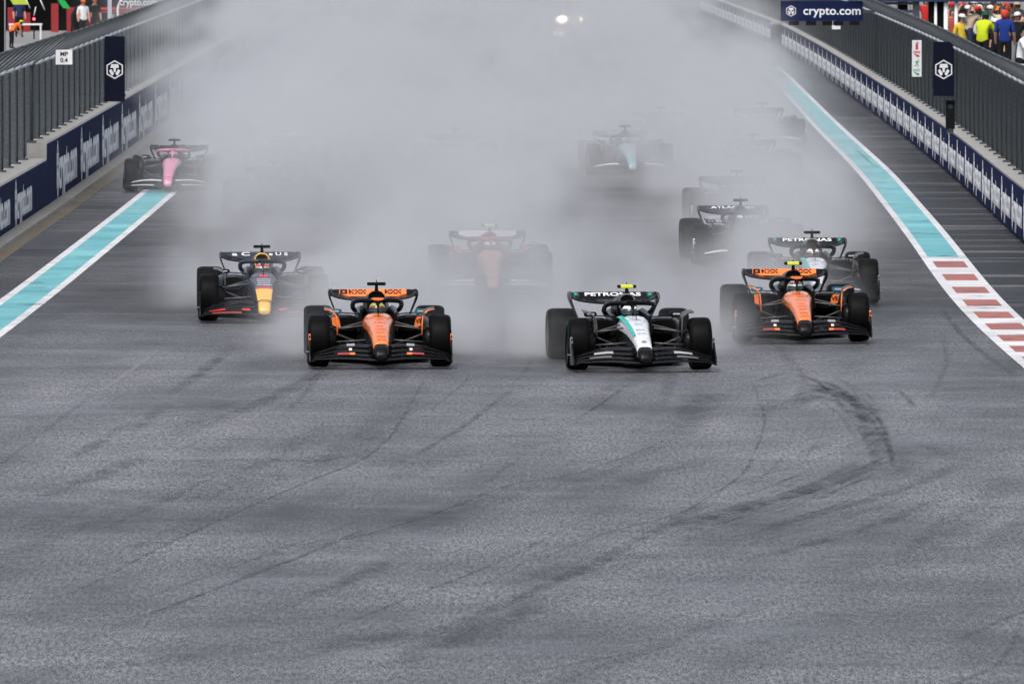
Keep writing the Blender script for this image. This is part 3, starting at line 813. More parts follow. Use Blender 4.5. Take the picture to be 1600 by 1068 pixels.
# flap writing
FLAP_ROT = (math.atan2(.918-.845, .08), 0, 0)
def flap_text(key, txt, width, size, bold, xc=0.0, dz=0.0):
    return key, (lambda: text_mesh(txt, size, bold, width, .0015)), (xc, 4.3865 + dz*1.1, .8850+dz)

def m_okx():
    """black block letters on the orange flap: O, K, X of square cells, then two more check patterns"""
    mb = MB(); c = .0245
    pats = ["111101010", "101110101", "101010101"]
    O = ["111","101","111"]; K = ["101","110","101"]; X = ["101","010","101"]
    def put(pat, x0, cw=c):
        for r, row in enumerate(pat):
            for q, ch in enumerate(row):
                if ch == '1':
                    x = x0 + q*cw; t0 = (2-r)/3; t1 = t0 + .333
                    def P(xx, t): 
                        t = .06 + t*.86
                        return (xx, 4.354 + .08*t - .004, .8485 + .072*t + .002)
                    b = mb.add([P(x, t0), P(x+cw, t0), P(x+cw, t1), P(x, t1)]); mb.face((b, b+1, b+2, b+3))
    put(O, -.47, .035); put(K, -.345); put(X, -.255); put(X, -.175)
    put(K, .17); put(X, .25); put(X, .33); 
    return mb

LIV = {
 'papaya': dict(nose=papaya, side=carbon, tip=carbon, halo=carbon, halo_top=papaya, cover=carbon, rim=carbon, pod=carbon, accent=papaya_f, edge=papaya, flap=papaya_f, end=carbon, mirror=mat('mirror_petrol', (.02,.10,.14), .4), ep=papaya, marks=[(1, .44, .60, mat('mark_red', (.36,.04,.03), .5)), (1, .36, .435, papaya_f), (2, .40, .44, white_p), (3, .36, .47, mat('mark_pale', (.28,.28,.29), .5))], arms=arm_m),
 'silver': dict(nose=silver, side=carbon, tip=carbon, halo=carbon, halo_top=carbon, cover=carbon, rim=mat('grey_paint', (.16,.16,.17), .4), pod=carbon, edge=arm_m, flap=carbon, end=mat('dark_grey_paint', (.035,.037,.04), .4), mirror=carbon, ep=alu, marks=[(2, .42, .68, mat('mark_silver', (.36,.37,.38), .4)), (1, .45, .75, mat('mark_grey', (.12,.12,.125), .4))], arms=arm_m),
 'navy': dict(nose=mat('navy_grey_paint', (.055,.06,.085), .4, coat=.3), side=navy_car, tip=yellow_p, halo=navy_car, halo_top=navy_car, cover=navy_car, rim=yellow_p, pod=navy_car, edge=arm_m, flap=navy_car, end=navy_car, mirror=carbon, ep=carbon, marks=[(1, .60, .84, red_p), (1, .22, .34, red_p), (0, .35, .8, mat('mark_red', (.36,.04,.03), .5))], arms=mat('arm_bright', (.10,.10,.11), .3)),
 'pink': dict(nose=pink_p, side=carbon, tip=pink_p, halo=pink_p, halo_top=pink_p, cover=carbon, rim=carbon, pod=navy_car, edge=carbon, flap=carbon, end=carbon, mirror=carbon, ep=mat('mark_blue', (.05,.14,.3), .4), marks=[(2, .15, .8, mat('mark_white', (.55,.55,.57), .4)), (0, .3, .8, mat('mark_white', (.55,.55,.57), .4))], arms=arm_m),
 'aqua': dict(nose=aqua_p, side=green_p, tip=aqua_p, halo=green_p, halo_top=green_p, cover=green_p, rim=green_p, pod=green_p, edge=green_p, flap=green_p, end=green_p, mirror=green_p, ep=fluo, marks=[(2, .3, .85, white_p)], arms=arm_m),
 'red': dict(nose=mat('worn_orange_paint', (.42,.17,.10), .4), side=mat('maroon_paint', (.16,.02,.015), .4), tip=mat('worn_orange_paint', (.42,.17,.10), .4), halo=mat('maroon_paint', (.16,.02,.015), .4), halo_top=red_p, cover=mat('maroon_paint', (.16,.02,.015), .4), rim=red_p, pod=mat('maroon_paint', (.16,.02,.015), .4), edge=carbon, flap=mat('wing_pale', (.42,.43,.47), .5), end=mat('wing_navy', (.03,.04,.12), .4), mirror=red_p, ep=white_p, marks=[(2, .3, .9, white_p), (1, .3, .9, white_p)], arms=arm_m),
 'blue': dict(nose=mat('deep_blue_paint', (.008,.014,.05), .35, coat=.4), side=navy_car, tip=mat('deep_blue_paint', (.008,.014,.05), .35, coat=.4), halo=carbon, halo_top=carbon, cover=navy_car, rim=navy_car, pod=navy_car, edge=navy_car, flap=navy_car, end=navy_car, mirror=navy_car, ep=white_p, marks=[(2, .4, .8, white_p)], arms=arm_m),
 'grey': dict(nose=mat('mid_grey_paint', (.12,.12,.13), .4, coat=.3), side=carbon, tip=carbon, halo=carbon, halo_top=carbon, cover=carbon, rim=carbon, pod=carbon, edge=carbon, flap=carbon, end=carbon, mirror=carbon, ep=white_p, marks=[(2, .3, .85, white_p)], arms=arm_m),
}

suit_m = mat('driver_suit', (.03,.03,.035), .8)
def m_driver_body():
    mb = MB()
    return mb.loft([sup(0,.17,-.10,.08,0,12,2.4)[:0] or [(x, y, -.42) for x, y in [(.17*math.cos(a), .10*math.sin(a)) for a in [2*math.pi*k/12 for k in range(12)]]],
                    [(.20*math.cos(2*math.pi*k/12), .12*math.sin(2*math.pi*k/12), -.22) for k in range(12)],
                    [(.19*math.cos(2*math.pi*k/12), .11*math.sin(2*math.pi*k/12), -.13) for k in range(12)],
                    [(.07*math.cos(2*math.pi*k/12), .07*math.sin(2*math.pi*k/12), -.08) for k in range(12)],
                    [(.06*math.cos(2*math.pi*k/12), .06*math.sin(2*math.pi*k/12), .0) for k in range(12)]], 0)
def m_helmet():
    mb = MB(); rings = []; n = 20
    for i in range(1, 12):
        th = math.pi*i/12; z = .135*math.cos(th); r = math.sin(th)
        chin = 1 + .12*max(0, -math.cos(th))
        rings.append([(.122*r*math.cos(2*math.pi*k/n), (.145*r*math.sin(2*math.pi*k/n))*(chin if math.sin(2*math.pi*k/n) < 0 else 1), z) for k in range(n)])
    return mb.loft(rings, 0)
def m_visor():
    mb = MB(); rings = []
    for z, r in ((-.045, 1.04), (-.01, 1.04), (.03, 1.04), (.052, 1.03)):
        th = math.acos(max(-1, min(1, z/.135))); q = math.sin(th)
        rings.append([(.1225*q*r*math.cos(a), .1455*q*r*math.sin(a)*(1 + .12*max(0, -math.cos(th))), z) for a in [math.pi + math.pi*(.12+.76*k/10) for k in range(11)]])
    return mb.loft(rings, 0, False, False, True, closed=False)
def m_helmet_band(): 
    n = 20; mb = MB(); rings = []
    for z in (.075, .11):
        q = math.sin(math.acos(z/.135))*1.03
        rings.append([(.122*q*math.cos(2*math.pi*k/n), .145*q*math.sin(2*math.pi*k/n), z) for k in range(n)])
    return mb.loft(rings, 0, False, False, True)

CARS = []
def race_car(px, py, yaw, liv, label, tcam='black', wing=None, helmet=None, person_label=None, steer=0.0, extra=None):
    o = ground(px, py)
    car = tag(empty('race_car', (o.x, o.y, 0), R(yaw)), label, 'race car', 'open-wheel race cars on the wet track')
    q = LIV[liv]
    part('nose', 'nose', m_nose, [q['nose'], q['side']], car)
    part('nose_tip', 'nose_tip', m_nose_tip, q['tip'], car)
    part('cockpit', 'cockpit', m_cockpit, [q['side'], dark], car)
    ec = part('engine_cover', 'engine_cover', m_engine, q['cover'], car)
    part('air_inlet', 'airbox', m_airbox, dark, ec); part('inlet_rim', 'airrim', m_airrim, q['rim'], ec)
    part('floor', 'floor', m_floor, carbon, car); part('splitter', 'splash', m_splash, carbon, car); part('diffuser', 'diff', m_diff, carbon, car)
    for s_ in (-1, 1):
        sp = part('sidepod', ('pod', s_), lambda: m_sidepod(s_), q['pod'], car)
        part('radiator_inlet', ('inl', s_), lambda: m_inlet(s_), dark, sp)
        if 'accent' in q: part('sidepod_lip', ('pa', s_), lambda: m_pod_accent(s_), q['accent'], sp)
        for k in range(3): part('floor_fence', ('ff', s_, k), lambda: m_fence(s_, k), carbon, car)
    fw = [part('wing_element', ('fw', k), lambda: m_fwing(k), carbon, car) for k in range(4)]
    for k, x0, x1, mm in q['marks']:
        for s_ in (-1, 1): part('paint_mark', ('fwm', k, x0, x1, s_), lambda: m_fwing_mark(k, x0, x1, s_), mm, fw[k])
    for s_ in (-1, 1):
        ep = part('wing_endplate', ('ep', s_), lambda: m_endplate(s_), carbon, car)
        part('endplate_paint', ('epp', s_), lambda: m_endplate_paint(s_), q['ep'], ep)
        part('dive_plane', ('dv', s_), lambda: m_winglet(s_), alu, ep)
        for nm, w, y, xx in (('front_wheel', .305, 0, .8475), ('rear_wheel', .405, 3.6, .7975)):
            ty = part(nm, ('tyre', w), lambda: m_tyre(w), rubber, car, (s_*xx, y, .36), (0, R(-1.8*s_) if y == 0 else 0, R(steer) if y == 0 else 0))
            part('rim', ('rim', w, s_), lambda: m_rim(w, s_), mat('rim_dark', (.03,.03,.033), .35, metal=.5), ty)
            part('brake_duct', ('drum', w, s_), lambda: m_drum(w, s_), carbon, ty)
            part('tyre_print', ('ring', w, s_), lambda: m_ring(w, s_), green_ring, ty)
        df = part('wheel_deflector', ('df', s_), lambda: m_deflector(s_), carbon, car)
        part('edge_trim', ('dfe', s_), lambda: m_defl_edge(s_), q['edge'], df)
        for i, (a, b) in enumerate(ARMS_F + ARMS_R): part('suspension_arm', ('arm', i, s_), lambda: m_arm(a, b, s_), q['arms'], car)
        mr = part('mirror', ('mir', s_), lambda: m_mirror(s_), q['mirror'], car)
        part('mirror_print', ('mirp', s_), lambda: MB().box(s_*.60-.05, s_*.60+.05, .834, .839, .728, .748), mat('print_pale', (.5,.5,.55), .5), mr)
        part('mirror_stay', ('mirs', s_), lambda: m_mirror_stay(s_), carbon, mr)
        part('rear_endplate', ('rwe', s_), lambda: m_rwend(s_), q['end'], car)
    part('halo', 'halo', m_halo, q['halo'], car); part('halo_pillar', 'pillar', m_pillar, q['halo'], car); part('halo_fairing', 'halotop', m_halo_top, q['halo_top'], car)
    tc = part('camera_pod', 'tcam', m_tcam, carbon, car); part('pod_post', 'tpost', m_tcam_post, carbon, tc)
    if tcam == 'yellow': part('pod_band', 'tband', m_tcam_band, fluo, tc)
    part('antenna', 'pitot', m_pitot, carbon, car)
    part('rear_wing_plane', 'rwm', m_rwmain, carbon, car)
    fl = part('rear_wing_flap', 'rwf', m_rwflap, q['end'], car)
    part('flap_panel', 'rwp', m_rwpanel, q['flap'], fl)
    part('beam_wing', 'beam', m_beam, carbon, car); part('wing_pylon', 'pyl', m_pylon, carbon, car)
    part('rain_light', 'light', m_light, mat('rain_light', (.3,.01,.01), .4, emit=((1,.05,.03), .6)), car)
    for key, fn, loc, mm in (wing or []):
        part('wing_lettering', key, fn, mm, fl, loc, FLAP_ROT if loc != (0,0,0) else (0,0,0))
    for args in (extra or []): part(*args[:4], car, *args[4:])
    # the driver sits in the car and is a thing of his own
    if person_label:
        M = Matrix.Translation(car.location) @ Matrix.Rotation(R(yaw), 4, 'Z')
        hp = M @ Vector((0, 1.52, .715))
        pe = tag(empty('person', hp, R(yaw)), person_label, 'person', 'drivers')
        part('body', 'dbody', m_driver_body, suit_m, pe)
        hm = part('helmet', 'dhelm', m_helmet, helmet[0], pe)
        part('visor', 'dvis', m_visor, helmet[2] if len(helmet) > 2 else visor_m, hm); part('helmet_band', 'dband', m_helmet_band, helmet[1], hm)
    CARS.append((o.x, o.y, yaw, liv))
    return car

dk_txt = mat('dark_print', (.05,.02,.01), .5)
papaya_rows = [('lettering_rows', 'rows_p', lambda: m_nose_rows([(-.92,.05,.05),(-.78,.05,.05),(-.58,.055,.05),(-.42,.07,.04),(-.25,.05,.05),(.0,.08,.04),(.22,.06,.05),(.5,.06,.05)]), mat('nose_print', (.62,.15,.03), .5)),
    ('side_lettering', 'txt_ve', lambda: text_mesh('VE', .085, .002, None, .001), carbon, (.585, 1.382, .575), (R(90), 0, 0))]
OKX = [('okx', m_okx, (0, 0, 0), carbon)]
PET = [(*flap_text('petronas', 'PETRONAS', .80, .095, .0022), mat('wing_white', (.85,.85,.85), .5, var=.02)),
       (*flap_text('petr_l', '>', .05, .10, .006, -.53), teal), (*flap_text('petr_l', '>', .05, .10, .006, .53), teal)]
silver_ex = [('teal_flash', 'flash', lambda: m_nose_patch(-.55, .95, -1.0, -.70), teal),
    ('emblem', 'star', m_star, carbon, (0, -.88, .418), (R(-62), 0, 0)),
    ('lettering_rows', 'rows_s', lambda: m_nose_rows([(-.5,.06,.03),(-.3,.06,.04),(.05,.06,.03),(.4,.05,.04)]), mat('nose_print_grey', (.25,.26,.28), .5))]
navy_ex = [('yellow_patch', 'ypatch', lambda: m_nose_patch(-1.026, -.50, -.98, .98), yellow_p),
    ('red_patch', 'rpatch', lambda: m_nose_patch(-.50, -.38, -.98, .98), mat('red_fade', (.45,.06,.06), .4)),
    ('red_emblem', 'rembl', lambda: m_nose_patch(.32, .55, -.32, .32), mat('red_emblem', (.75,.05,.09), .45)),
    ('lettering_rows', 'rows_n', lambda: m_nose_rows([(-.33,.10,.09),(-.18,.09,.08),(-.03,.10,.08),(.12,.10,.07),(.80,.12,.06)]), mat('print_pale', (.5,.5,.55), .5))]
NAVYW = [(*flap_text('oc', 'a C', .28, .105, .002, -.30, 0), white_p), (*flap_text('eus', 'e U S', .30, .095, .0015, .29, 0), white_p)]
PINKW = [('pinkw', lambda: MB().box(-.46,-.13,0,.004,.030,.042).box(-.46,-.445,0,.004,-.02,.03).box(.13,.46,0,.004,.03,.042).box(.445,.46,0,.004,-.02,.03).box(.17,.19,0,.004,-.03,.03), (0, 4.375, .885), white_p)]
def wtext(key, txt, w, size=.085): return [(*flap_text(key, txt, w, size, .001), mat('wing_white', (.85,.85,.85), .5, var=.02))]

H = lambda n, c: mat('helmet_'+n, c, .25, coat=.6)
race_car(593, 572, 1.9, 'papaya', 'orange and black race car leading on the left, black camera pod', 'black', OKX, (H('dkred', (.30,.025,.02)), H('lime', (.40,.42,.05))), 'driver in dark red and yellow helmet in the leading orange car', extra=papaya_rows)
race_car(998, 577, 4.2, 'silver', 'silver and black race car leading beside the orange one, yellow camera pod', 'yellow', PET, (H('black', (.02,.02,.022)), white_p), 'driver in black and white helmet in the leading silver car', extra=silver_ex)
race_car(1251, 533, 1.8, 'papaya', 'second orange race car, at the right, with a yellow camera pod', 'yellow', OKX, (H('white', (.6,.6,.6)), H('dark', (.10,.02,.02))), 'driver in white helmet in the orange car at the right', extra=papaya_rows)
race_car(412, 501, 2.0, 'navy', 'dark navy race car with yellow nose tip, half hidden by spray', 'black', NAVYW, (H('wht2', (.55,.5,.45)), red_p), 'driver in white and red helmet in the navy car with yellow nose', extra=navy_ex)
race_car(1275, 474, 0.4, 'silver', 'second silver race car, misted, behind the orange car at the right', 'black', PET, (H('orange', (.5,.16,.06)), white_p), 'driver in orange helmet in the misted silver car', extra=silver_ex)
race_car(266, 299, -1.0, 'pink', 'pink nosed race car running close to the left barrier', 'black', PINKW, (H('blue', (.05,.10,.3)), pink_p), 'driver in dark blue helmet in the pink nosed car')
race_car(768, 461, 1.0, 'red', 'dull red race car with white rear wing, faint in spray between the two leaders', 'yellow', wtext('hp', 'hp', .1), (H('red', (.5,.05,.03)), white_p), 'driver in red helmet, faint in the spray between the leaders')
race_car(984, 273, 2.6, 'aqua', 'green race car with pale aqua nose, alone in the mist', 'black', wtext('aramco', 'aramco', .62), (H('grn', (.03,.2,.15)), white_p), 'driver in green helmet in the aqua nosed car')
race_car(1168, 413, 2.4, 'blue', 'dark race car with ATLASSIAN on its rear wing, in thick spray', 'black', wtext('atl', 'ATLASSIAN', .78), (H('blue2', (.05,.1,.4)), white_p), 'driver in blue helmet in the car lettered ATLASSIAN')
race_car(1158, 358, 1.5, 'grey', 'dark race car just behind the ATLASSIAN lettered car, nearly lost in spray', 'black', None, (H('gry', (.2,.2,.2)), white_p), 'driver in grey helmet behind the car lettered ATLASSIAN')
race_car(1182, 289, 1.5, 'navy', 'faint race car, nearer of two misted cars beside the right teal strip', 'black', None, (H('red', (.5,.05,.03)), white_p), 'driver in the nearer of two misted cars beside the right strip')
race_car(1197, 230, 1.5, 'grey', 'faint dark race car, farther of two misted cars beside the right teal strip', 'black', None, (H('gry', (.2,.2,.2)), white_p), 'driver in the farther of two misted cars beside the right strip')
race_car(446, 283, 0.0, 'navy', 'faint dark race car in mist behind the navy car, left of centre', 'black', None, (H('gry', (.2,.2,.2)), white_p), 'driver in the faint dark car behind the navy car')
race_car(425, 340, 0.0, 'blue', 'barely visible race car in mist directly above the navy car', 'black', None, (H('blue2', (.05,.1,.4)), white_p), 'driver in the barely visible car directly above the navy car')
race_car(712, 279, 0.5, 'grey', 'dark race car shape in mist left of the aqua nosed car', 'black', None, (H('gry', (.2,.2,.2)), white_p), 'driver in the dark misted car left of the aqua nosed one')
race_car(1036, 238, 1.0, 'grey', 'faint dark race car in mist just behind the aqua nosed car', 'black', None, (H('grn', (.03,.2,.15)), white_p), 'driver in the faint dark car behind the aqua nosed one')

# ------------------------------------------------------------------ people (one continuous skinned body each)
def person_mesh(pose):
    P = {'pel': (0,0,.95), 'spi': (0,0,1.15), 'che': (0,.01,1.36), 'nec': (0,.01,1.50), 'hea': (0,-.02,1.60), 'top': (0,-.01,1.72)}
    for s_, n in ((-1,'l'), (1,'r')):
        P['sh'+n] = (s_*.19, .01, 1.41); P['hi'+n] = (s_*.10, 0, .90); P['kn'+n] = (s_*.12, -.02, .50); P['an'+n] = (s_*.13, .03, .09); P['to'+n] = (s_*.14, -.13, .05)
        P['el'+n] = (s_*.25, .03, 1.14); P['ha'+n] = (s_*.26, -.08, .90); P['fi'+n] = (s_*.25, -.12, .80)
    if pose == 'phone':
        for s_, n in ((-1,'l'), (1,'r')): P['el'+n] = (s_*.28, -.16, 1.22); P['ha'+n] = (s_*.10, -.36, 1.42); P['fi'+n] = (s_*.06, -.40, 1.48)
    if pose == 'arms_up':
        for s_, n in ((-1,'l'), (1,'r')): P['el'+n] = (s_*.34, -.06, 1.52); P['ha'+n] = (s_*.22, -.12, 1.74); P['fi'+n] = (s_*.16, -.14, 1.80)
    if pose == 'lean':
        P['che'] = (0,-.10,1.34); P['nec'] = (0,-.15,1.47); P['hea'] = (0,-.20,1.56); P['top'] = (0,-.22,1.68)
        for s_, n in ((-1,'l'), (1,'r')): P['sh'+n] = (s_*.19,-.11,1.39); P['el'+n] = (s_*.26,-.25,1.15); P['ha'+n] = (s_*.14,-.48,1.12); P['fi'+n] = (s_*.08,-.54,1.12)
    if pose == 'bend':
        P['che'] = (0,-.30,1.24); P['nec'] = (0,-.42,1.30); P['hea'] = (0,-.52,1.32); P['top'] = (0,-.60,1.38); P['spi'] = (0,-.12,1.10)
        for s_, n in ((-1,'l'), (1,'r')): P['sh'+n] = (s_*.19,-.32,1.26); P['el'+n] = (s_*.25,-.40,.98); P['ha'+n] = (s_*.16,-.52,.78); P['fi'+n] = (s_*.14,-.56,.70)
    E = [('pel','spi'),('spi','che'),('che','nec'),('nec','hea'),('hea','top')]
    for n in 'lr': E += [('che','sh'+n),('sh'+n,'el'+n),('el'+n,'ha'+n),('ha'+n,'fi'+n),('pel','hi'+n),('hi'+n,'kn'+n),('kn'+n,'an'+n),('an'+n,'to'+n)]
    RAD = {'pel':.15,'spi':.145,'che':.16,'nec':.06,'hea':.10,'top':.075,'sh':.075,'el':.052,'ha':.036,'fi':.03,'hi':.10,'kn':.07,'an':.05,'to':.045}
    names = list(P); idx = {n: i for i, n in enumerate(names)}
    me = bpy.data.meshes.new('tmp'); me.from_pydata([P[n] for n in names], [(idx[a], idx[b]) for a, b in E], [])
    bm = bmesh.new(); bm.from_mesh(me); lay = bm.verts.layers.skin.verify(); bm.verts.ensure_lookup_table()
    for i, n in enumerate(names):
        r = RAD.get(n, RAD.get(n[:2])); bm.verts[i][lay].radius = (r, r*.8 if n in ('che','spi','pel') else r)
        bm.verts[i][lay].use_root = n == 'pel'
    bm.to_mesh(me); bm.free()
    ob = bpy.data.objects.new('tmp', me); COL.objects.link(ob)
    ob.modifiers.new('skin', 'SKIN'); ob.modifiers.new('sub', 'SUBSURF').levels = 1
    out = bpy.data.meshes.new_from_object(ob.evaluated_get(bpy.context.evaluated_depsgraph_get()))
    bpy.data.objects.remove(ob); bpy.data.meshes.remove(me)
    out.materials.clear()
    for _ in range(4): out.materials.append(None)           # skin, shirt, trousers, shoes
    def dseg(p, a, b):
        a, b = Vector(a), Vector(b); t = max(0, min(1, (p-a).dot(b-a)/(b-a).length_squared)); return (p-a-(b-a)*t).length
    for f in out.polygons:
        c = f.center; best = min(E, key=lambda e: dseg(c, P[e[0]], P[e[1]]))
        k = best[1][:2]
        f.material_index = 0 if best in (('nec','hea'),('hea','top')) or k in ('ha','fi') else 3 if k == 'to' else 2 if k in ('kn','an') or (k == 'hi' and c.z < .90) or (best == ('pel','spi') and c.z < .88) else 1
        f.use_smooth = True
    return out, Vector(P['hea']), Vector(P['top'])
POSES = {k: person_mesh(k) for k in ('stand', 'phone', 'arms_up', 'lean', 'bend')}
skin_m = mat('skin', (.48,.27,.19), .6); skin2_m = mat('skin_dark', (.22,.11,.07), .6)
def cloth(n, c): return mat('cloth_'+n, c, .85, spec=.2)
def m_cap():
    n = 14; rings = []
    for z, r in ((0,.108),(.05,.105),(.085,.08),(.105,.03)): rings.append([(r*math.cos(2*math.pi*k/n), r*1.1*math.sin(2*math.pi*k/n), z) for k in range(n)])
    mb = MB().loft(rings, 0)
    return mb.prism_z([(.09*math.cos(a), -.04+.19*math.sin(a)) for a in [math.pi + math.pi*k/8 for k in range(9)]], -.004, .008)
def m_hat():
    n = 16; rings = []
    for z, r in ((-.02,.165),(.0,.16),(.01,.11),(.07,.105),(.10,.08),(.108,.02)): rings.append([(r*math.cos(2*math.pi*k/n), r*1.08*math.sin(2*math.pi*k/n), z) for k in range(n)])
    return MB().loft(rings, 0)
def m_hair():
    n = 14; rings = []
    for z, r in ((-.14,.085),(-.06,.108),(.03,.11),(.08,.08),(.10,.02)): rings.append([(r*math.cos(2*math.pi*k/n), .02+r*1.05*math.sin(2*math.pi*k/n)*(1 if math.sin(2*math.pi*k/n) > 0 else .72), z) for k in range(n)])
    return MB().loft(rings, 0)
def m_face():                       # eyes, nose and mouth as one raised piece of the face
    mb = MB()
    for s_ in (-1, 1): mb.box(s_*.035-.014, s_*.035+.014, -.098, -.088, .012, .024, 1)
    mb.loft([[(-.016,-.09,-.03),(.016,-.09,-.03),(0,-.118,-.03)], [(-.008,-.09,.02),(.008,-.09,.02),(0,-.098,.02)]], 0)
    return mb.box(-.025, .025, -.095, -.085, -.056, -.046, 1)
hair_m = mat('hair', (.03,.02,.015), .7)
def person(loc, rz, pose, shirt, trousers, head, label, skin=None, scale=1.0, group='spectators behind the right fence'):
    me, hp, tp = POSES[pose]
    root = tag(empty('person', loc, rz), label, 'person', group); root.scale = (scale,)*3
    sk = skin or skin_m
    mkobj('body', me, [sk, shirt, trousers, cloth('shoe', (.03,.03,.03))], root)
    kind, hm = head
    c = hp + (tp-hp).normalized()*.055
    if kind == 'hair': part('hair', 'hair', m_hair, hm, root, c)
    else:
        part('hair', 'hair', m_hair, hair_m, root, c, scale=(.97,.97,.9)); part('hat' if kind == 'hat' else 'cap', kind, m_cap if kind == 'cap' else m_hat, hm, root, c + Vector((0, 0, .015)))
    part('face', 'face', m_face, [sk, hair_m], root, hp + Vector((0, 0, .02)))
    return root

# ------------------------------------------------------------------ right side: platform, spectators, canopy
grey_wall = mat('corrugated_grey', (.32,.34,.36), .6, var=.1)
stand_dark = mat('stand_dark', (.005,.005,.006), .7, spec=.15)
white_metal = mat('white_metal', (.75,.76,.77), .4, var=.06)
beam_m = mat('blue_beam', (.012,.025,.075), .4)
PZ = 1.02
plat = tag(empty('viewing_platform', (15.5, 330, 0)), 'dark raised viewing platform with white railing behind the right fence', 'platform')
part('deck', 'deck', lambda: MB().box(-3.0, 12, -25, 75, PZ-.12, PZ), stand_dark, plat)
part('fascia', 'fascia', lambda: MB().box(-3.0, 12, -25.06, -25.0, 0, PZ-.01), stand_dark, plat)
for yy in range(0, 8): part('platform_leg', 'pleg', lambda: MB().box(-.06,.06,-.06,.06,0,PZ-.121), stand_dark, plat, (-2.8, -24+yy*14, 0))
rail = tag(empty('railing', (12.9, 290, 0)), 'white tubular railing at the near end of the viewing platform', 'railing')
rp = at(1578, 100, 300); rp2 = at(1640, 112, 292)
rail.location = (rp.x, 300, PZ)
for k in range(7):
    q = Vector((k*.22, -k*.55, 0)); part('rail_post', 'rpost', lambda: MB().tube([(0,0,0),(0,0,1.0)], .028, 8), white_metal, rail, q)
part('top_bar', 'rtop', lambda: MB().tube([(0,0,1.0),(1.4,-3.5,1.0)], .03, 8), white_metal, rail)
part('middle_bar', 'rmid', lambda: MB().tube([(0,0,.55),(1.4,-3.5,.55)], .025, 8), white_metal, rail)
wl = tag(empty('back_wall', (at(1560, 20, 420).x, 420, 0)), 'pale grey corrugated wall behind the spectators', 'wall')
for k in range(34): part('wall_rib', 'rib', lambda: MB().prism_z([(0,0),(.05,-.05),(.2,-.05),(.25,0),(.25,.04),(0,.04)], .0, 4.6), grey_wall, wl, (-4.2+k*.251, 0, 0))
# canopy frame
can = tag(empty('canopy_frame', (at(1470, 20, 345).x, 345, 0)), 'dark blue roof beam on white poles over the spectators', 'canopy')
bz = at(1500, 3.0, 345).z
part('roof_beam', 'rbeam', lambda: MB().box(-1.9, 9.0, -.15, .15, bz, bz+.5), beam_m, can)
def pole(px, w, m, name='pole'):
    x = at(px, 20, 345).x - can.location.x
    part(name, ('pole', w), lambda: MB().tube([(0,0,0),(0,0,bz)], w, 10), m, can, (x, .02, 0))
pole(1478, .065, white_metal); pole(1494, .055, white_metal); pole(1462, .045, white_metal)
part('dark_column', 'dcol', lambda: MB().box(-.24,.24,.2,.7,0,bz), stand_dark, can, (at(1464, 20, 345).x - can.location.x, 0, 0))
part('dark_column', 'dcol2', lambda: MB().box(-.15,.15,.2,.6,0,bz), stand_dark, can, (at(1411, 20, 345).x - can.location.x, 0, 0))

def crowd(px, py_head, Z, pose, shirt, trousers, head, label, rz=0.0, skin=None, scale=1.0):
    p = at(px, py_head, Z); hz = POSES[pose][1].z*scale
    person((p.x, Z, max(PZ, p.z - hz)), R(rz), pose, shirt, trousers, head, label, skin, scale)
c = cloth
jeans = c('jeans', (.03,.045,.09)); blk = c('black', (.012,.012,.013)); wht = c('white', (.72,.73,.75)); beige = c('beige', (.42,.33,.24)); yel = c('lime', (.52,.62,.02)); blu = c('royal', (.015,.04,.22)); red = c('red', (.55,.03,.03)); org = c('orange', (.75,.16,.03)); gry = c('grey', (.25,.26,.28)); dgr = c('dark_green', (.01,.08,.05)); tea = c('mint', (.12,.45,.36))
crowd(1535, 27, 318, 'lean', yel, blk, ('hat', dgr), 'spectator in lime yellow shirt and dark green hat', 150)
crowd(1570, 24, 312, 'stand', blu, blk, ('hair', mat('hair_red', (.55,.05,.02), .7)), 'spectator in royal blue shirt with bright red hair', 170)
crowd(1596, 53, 300, 'lean', wht, blk, ('cap', tea), 'spectator in white shirt and mint cap leaning at the railing', 60)
crowd(1511, 24, 345, 'bend', beige, jeans, ('hair', hair_m), 'spectator in beige shirt bending forward', 140)
crowd(1554, 38, 328, 'stand', blk, blk, ('cap', wht), 'spectator in black top and white cap between lime and blue shirts', 20)
crowd(1590, 28, 335, 'stand', blk, gry, ('cap', wht), 'spectator in black jacket and white cap right of the blue shirt', -20)
crowd(1521, 8, 372, 'phone', c('pale', (.5,.45,.42)), jeans, ('cap', wht), 'spectator with white cap holding a phone at the back', 10)
crowd(1512, 17, 362, 'arms_up', red, jeans, ('cap', wht), 'spectator in red shirt with raised arms near the white poles', 0)
crowd(1531, 11, 380, 'phone', c('brown', (.16,.09,.06)), jeans, ('hair', hair_m), 'dark haired spectator in brown shirt at the back', -10, skin2_m)
crowd(1544, 13, 366, 'stand', wht, jeans, ('hair', hair_m), 'dark haired spectator in white shirt at the back', 0)
crowd(1547, 17, 352, 'stand', gry, blk, ('cap', wht), 'spectator in grey shirt and white cap behind the lime shirt', 15)
crowd(1557, 12, 376, 'arms_up', blk, jeans, ('hair', hair_m), 'dark haired spectator in black with raised arms', -15)
crowd(1561, 19, 350, 'stand', wht, jeans, ('hat', org), 'spectator in white shirt and orange hat', 0)
crowd(1574, 13, 360, 'stand', c('maroon', (.2,.02,.02)), blk, ('cap', red), 'spectator in maroon shirt and red cap at the back', 0)
crowd(1580, 26, 340, 'stand', blk, blk, ('hair', hair_m), 'dark haired spectator in black behind the blue shirt', 20, skin2_m)
crowd(1489, 22, 352, 'stand', c('rust', (.35,.08,.05)), blk, ('hair', hair_m), 'spectator in rust shirt between the two white poles', 0)
crowd(1487, 12, 372, 'stand', c('coral', (.6,.12,.08)), jeans, ('cap', red), 'spectator in coral shirt and red cap behind the white poles', 0)
crowd(1447, 8, 400, 'arms_up', red, blk, ('hair', hair_m), 'spectator in red shirt left of the dark column', 10)
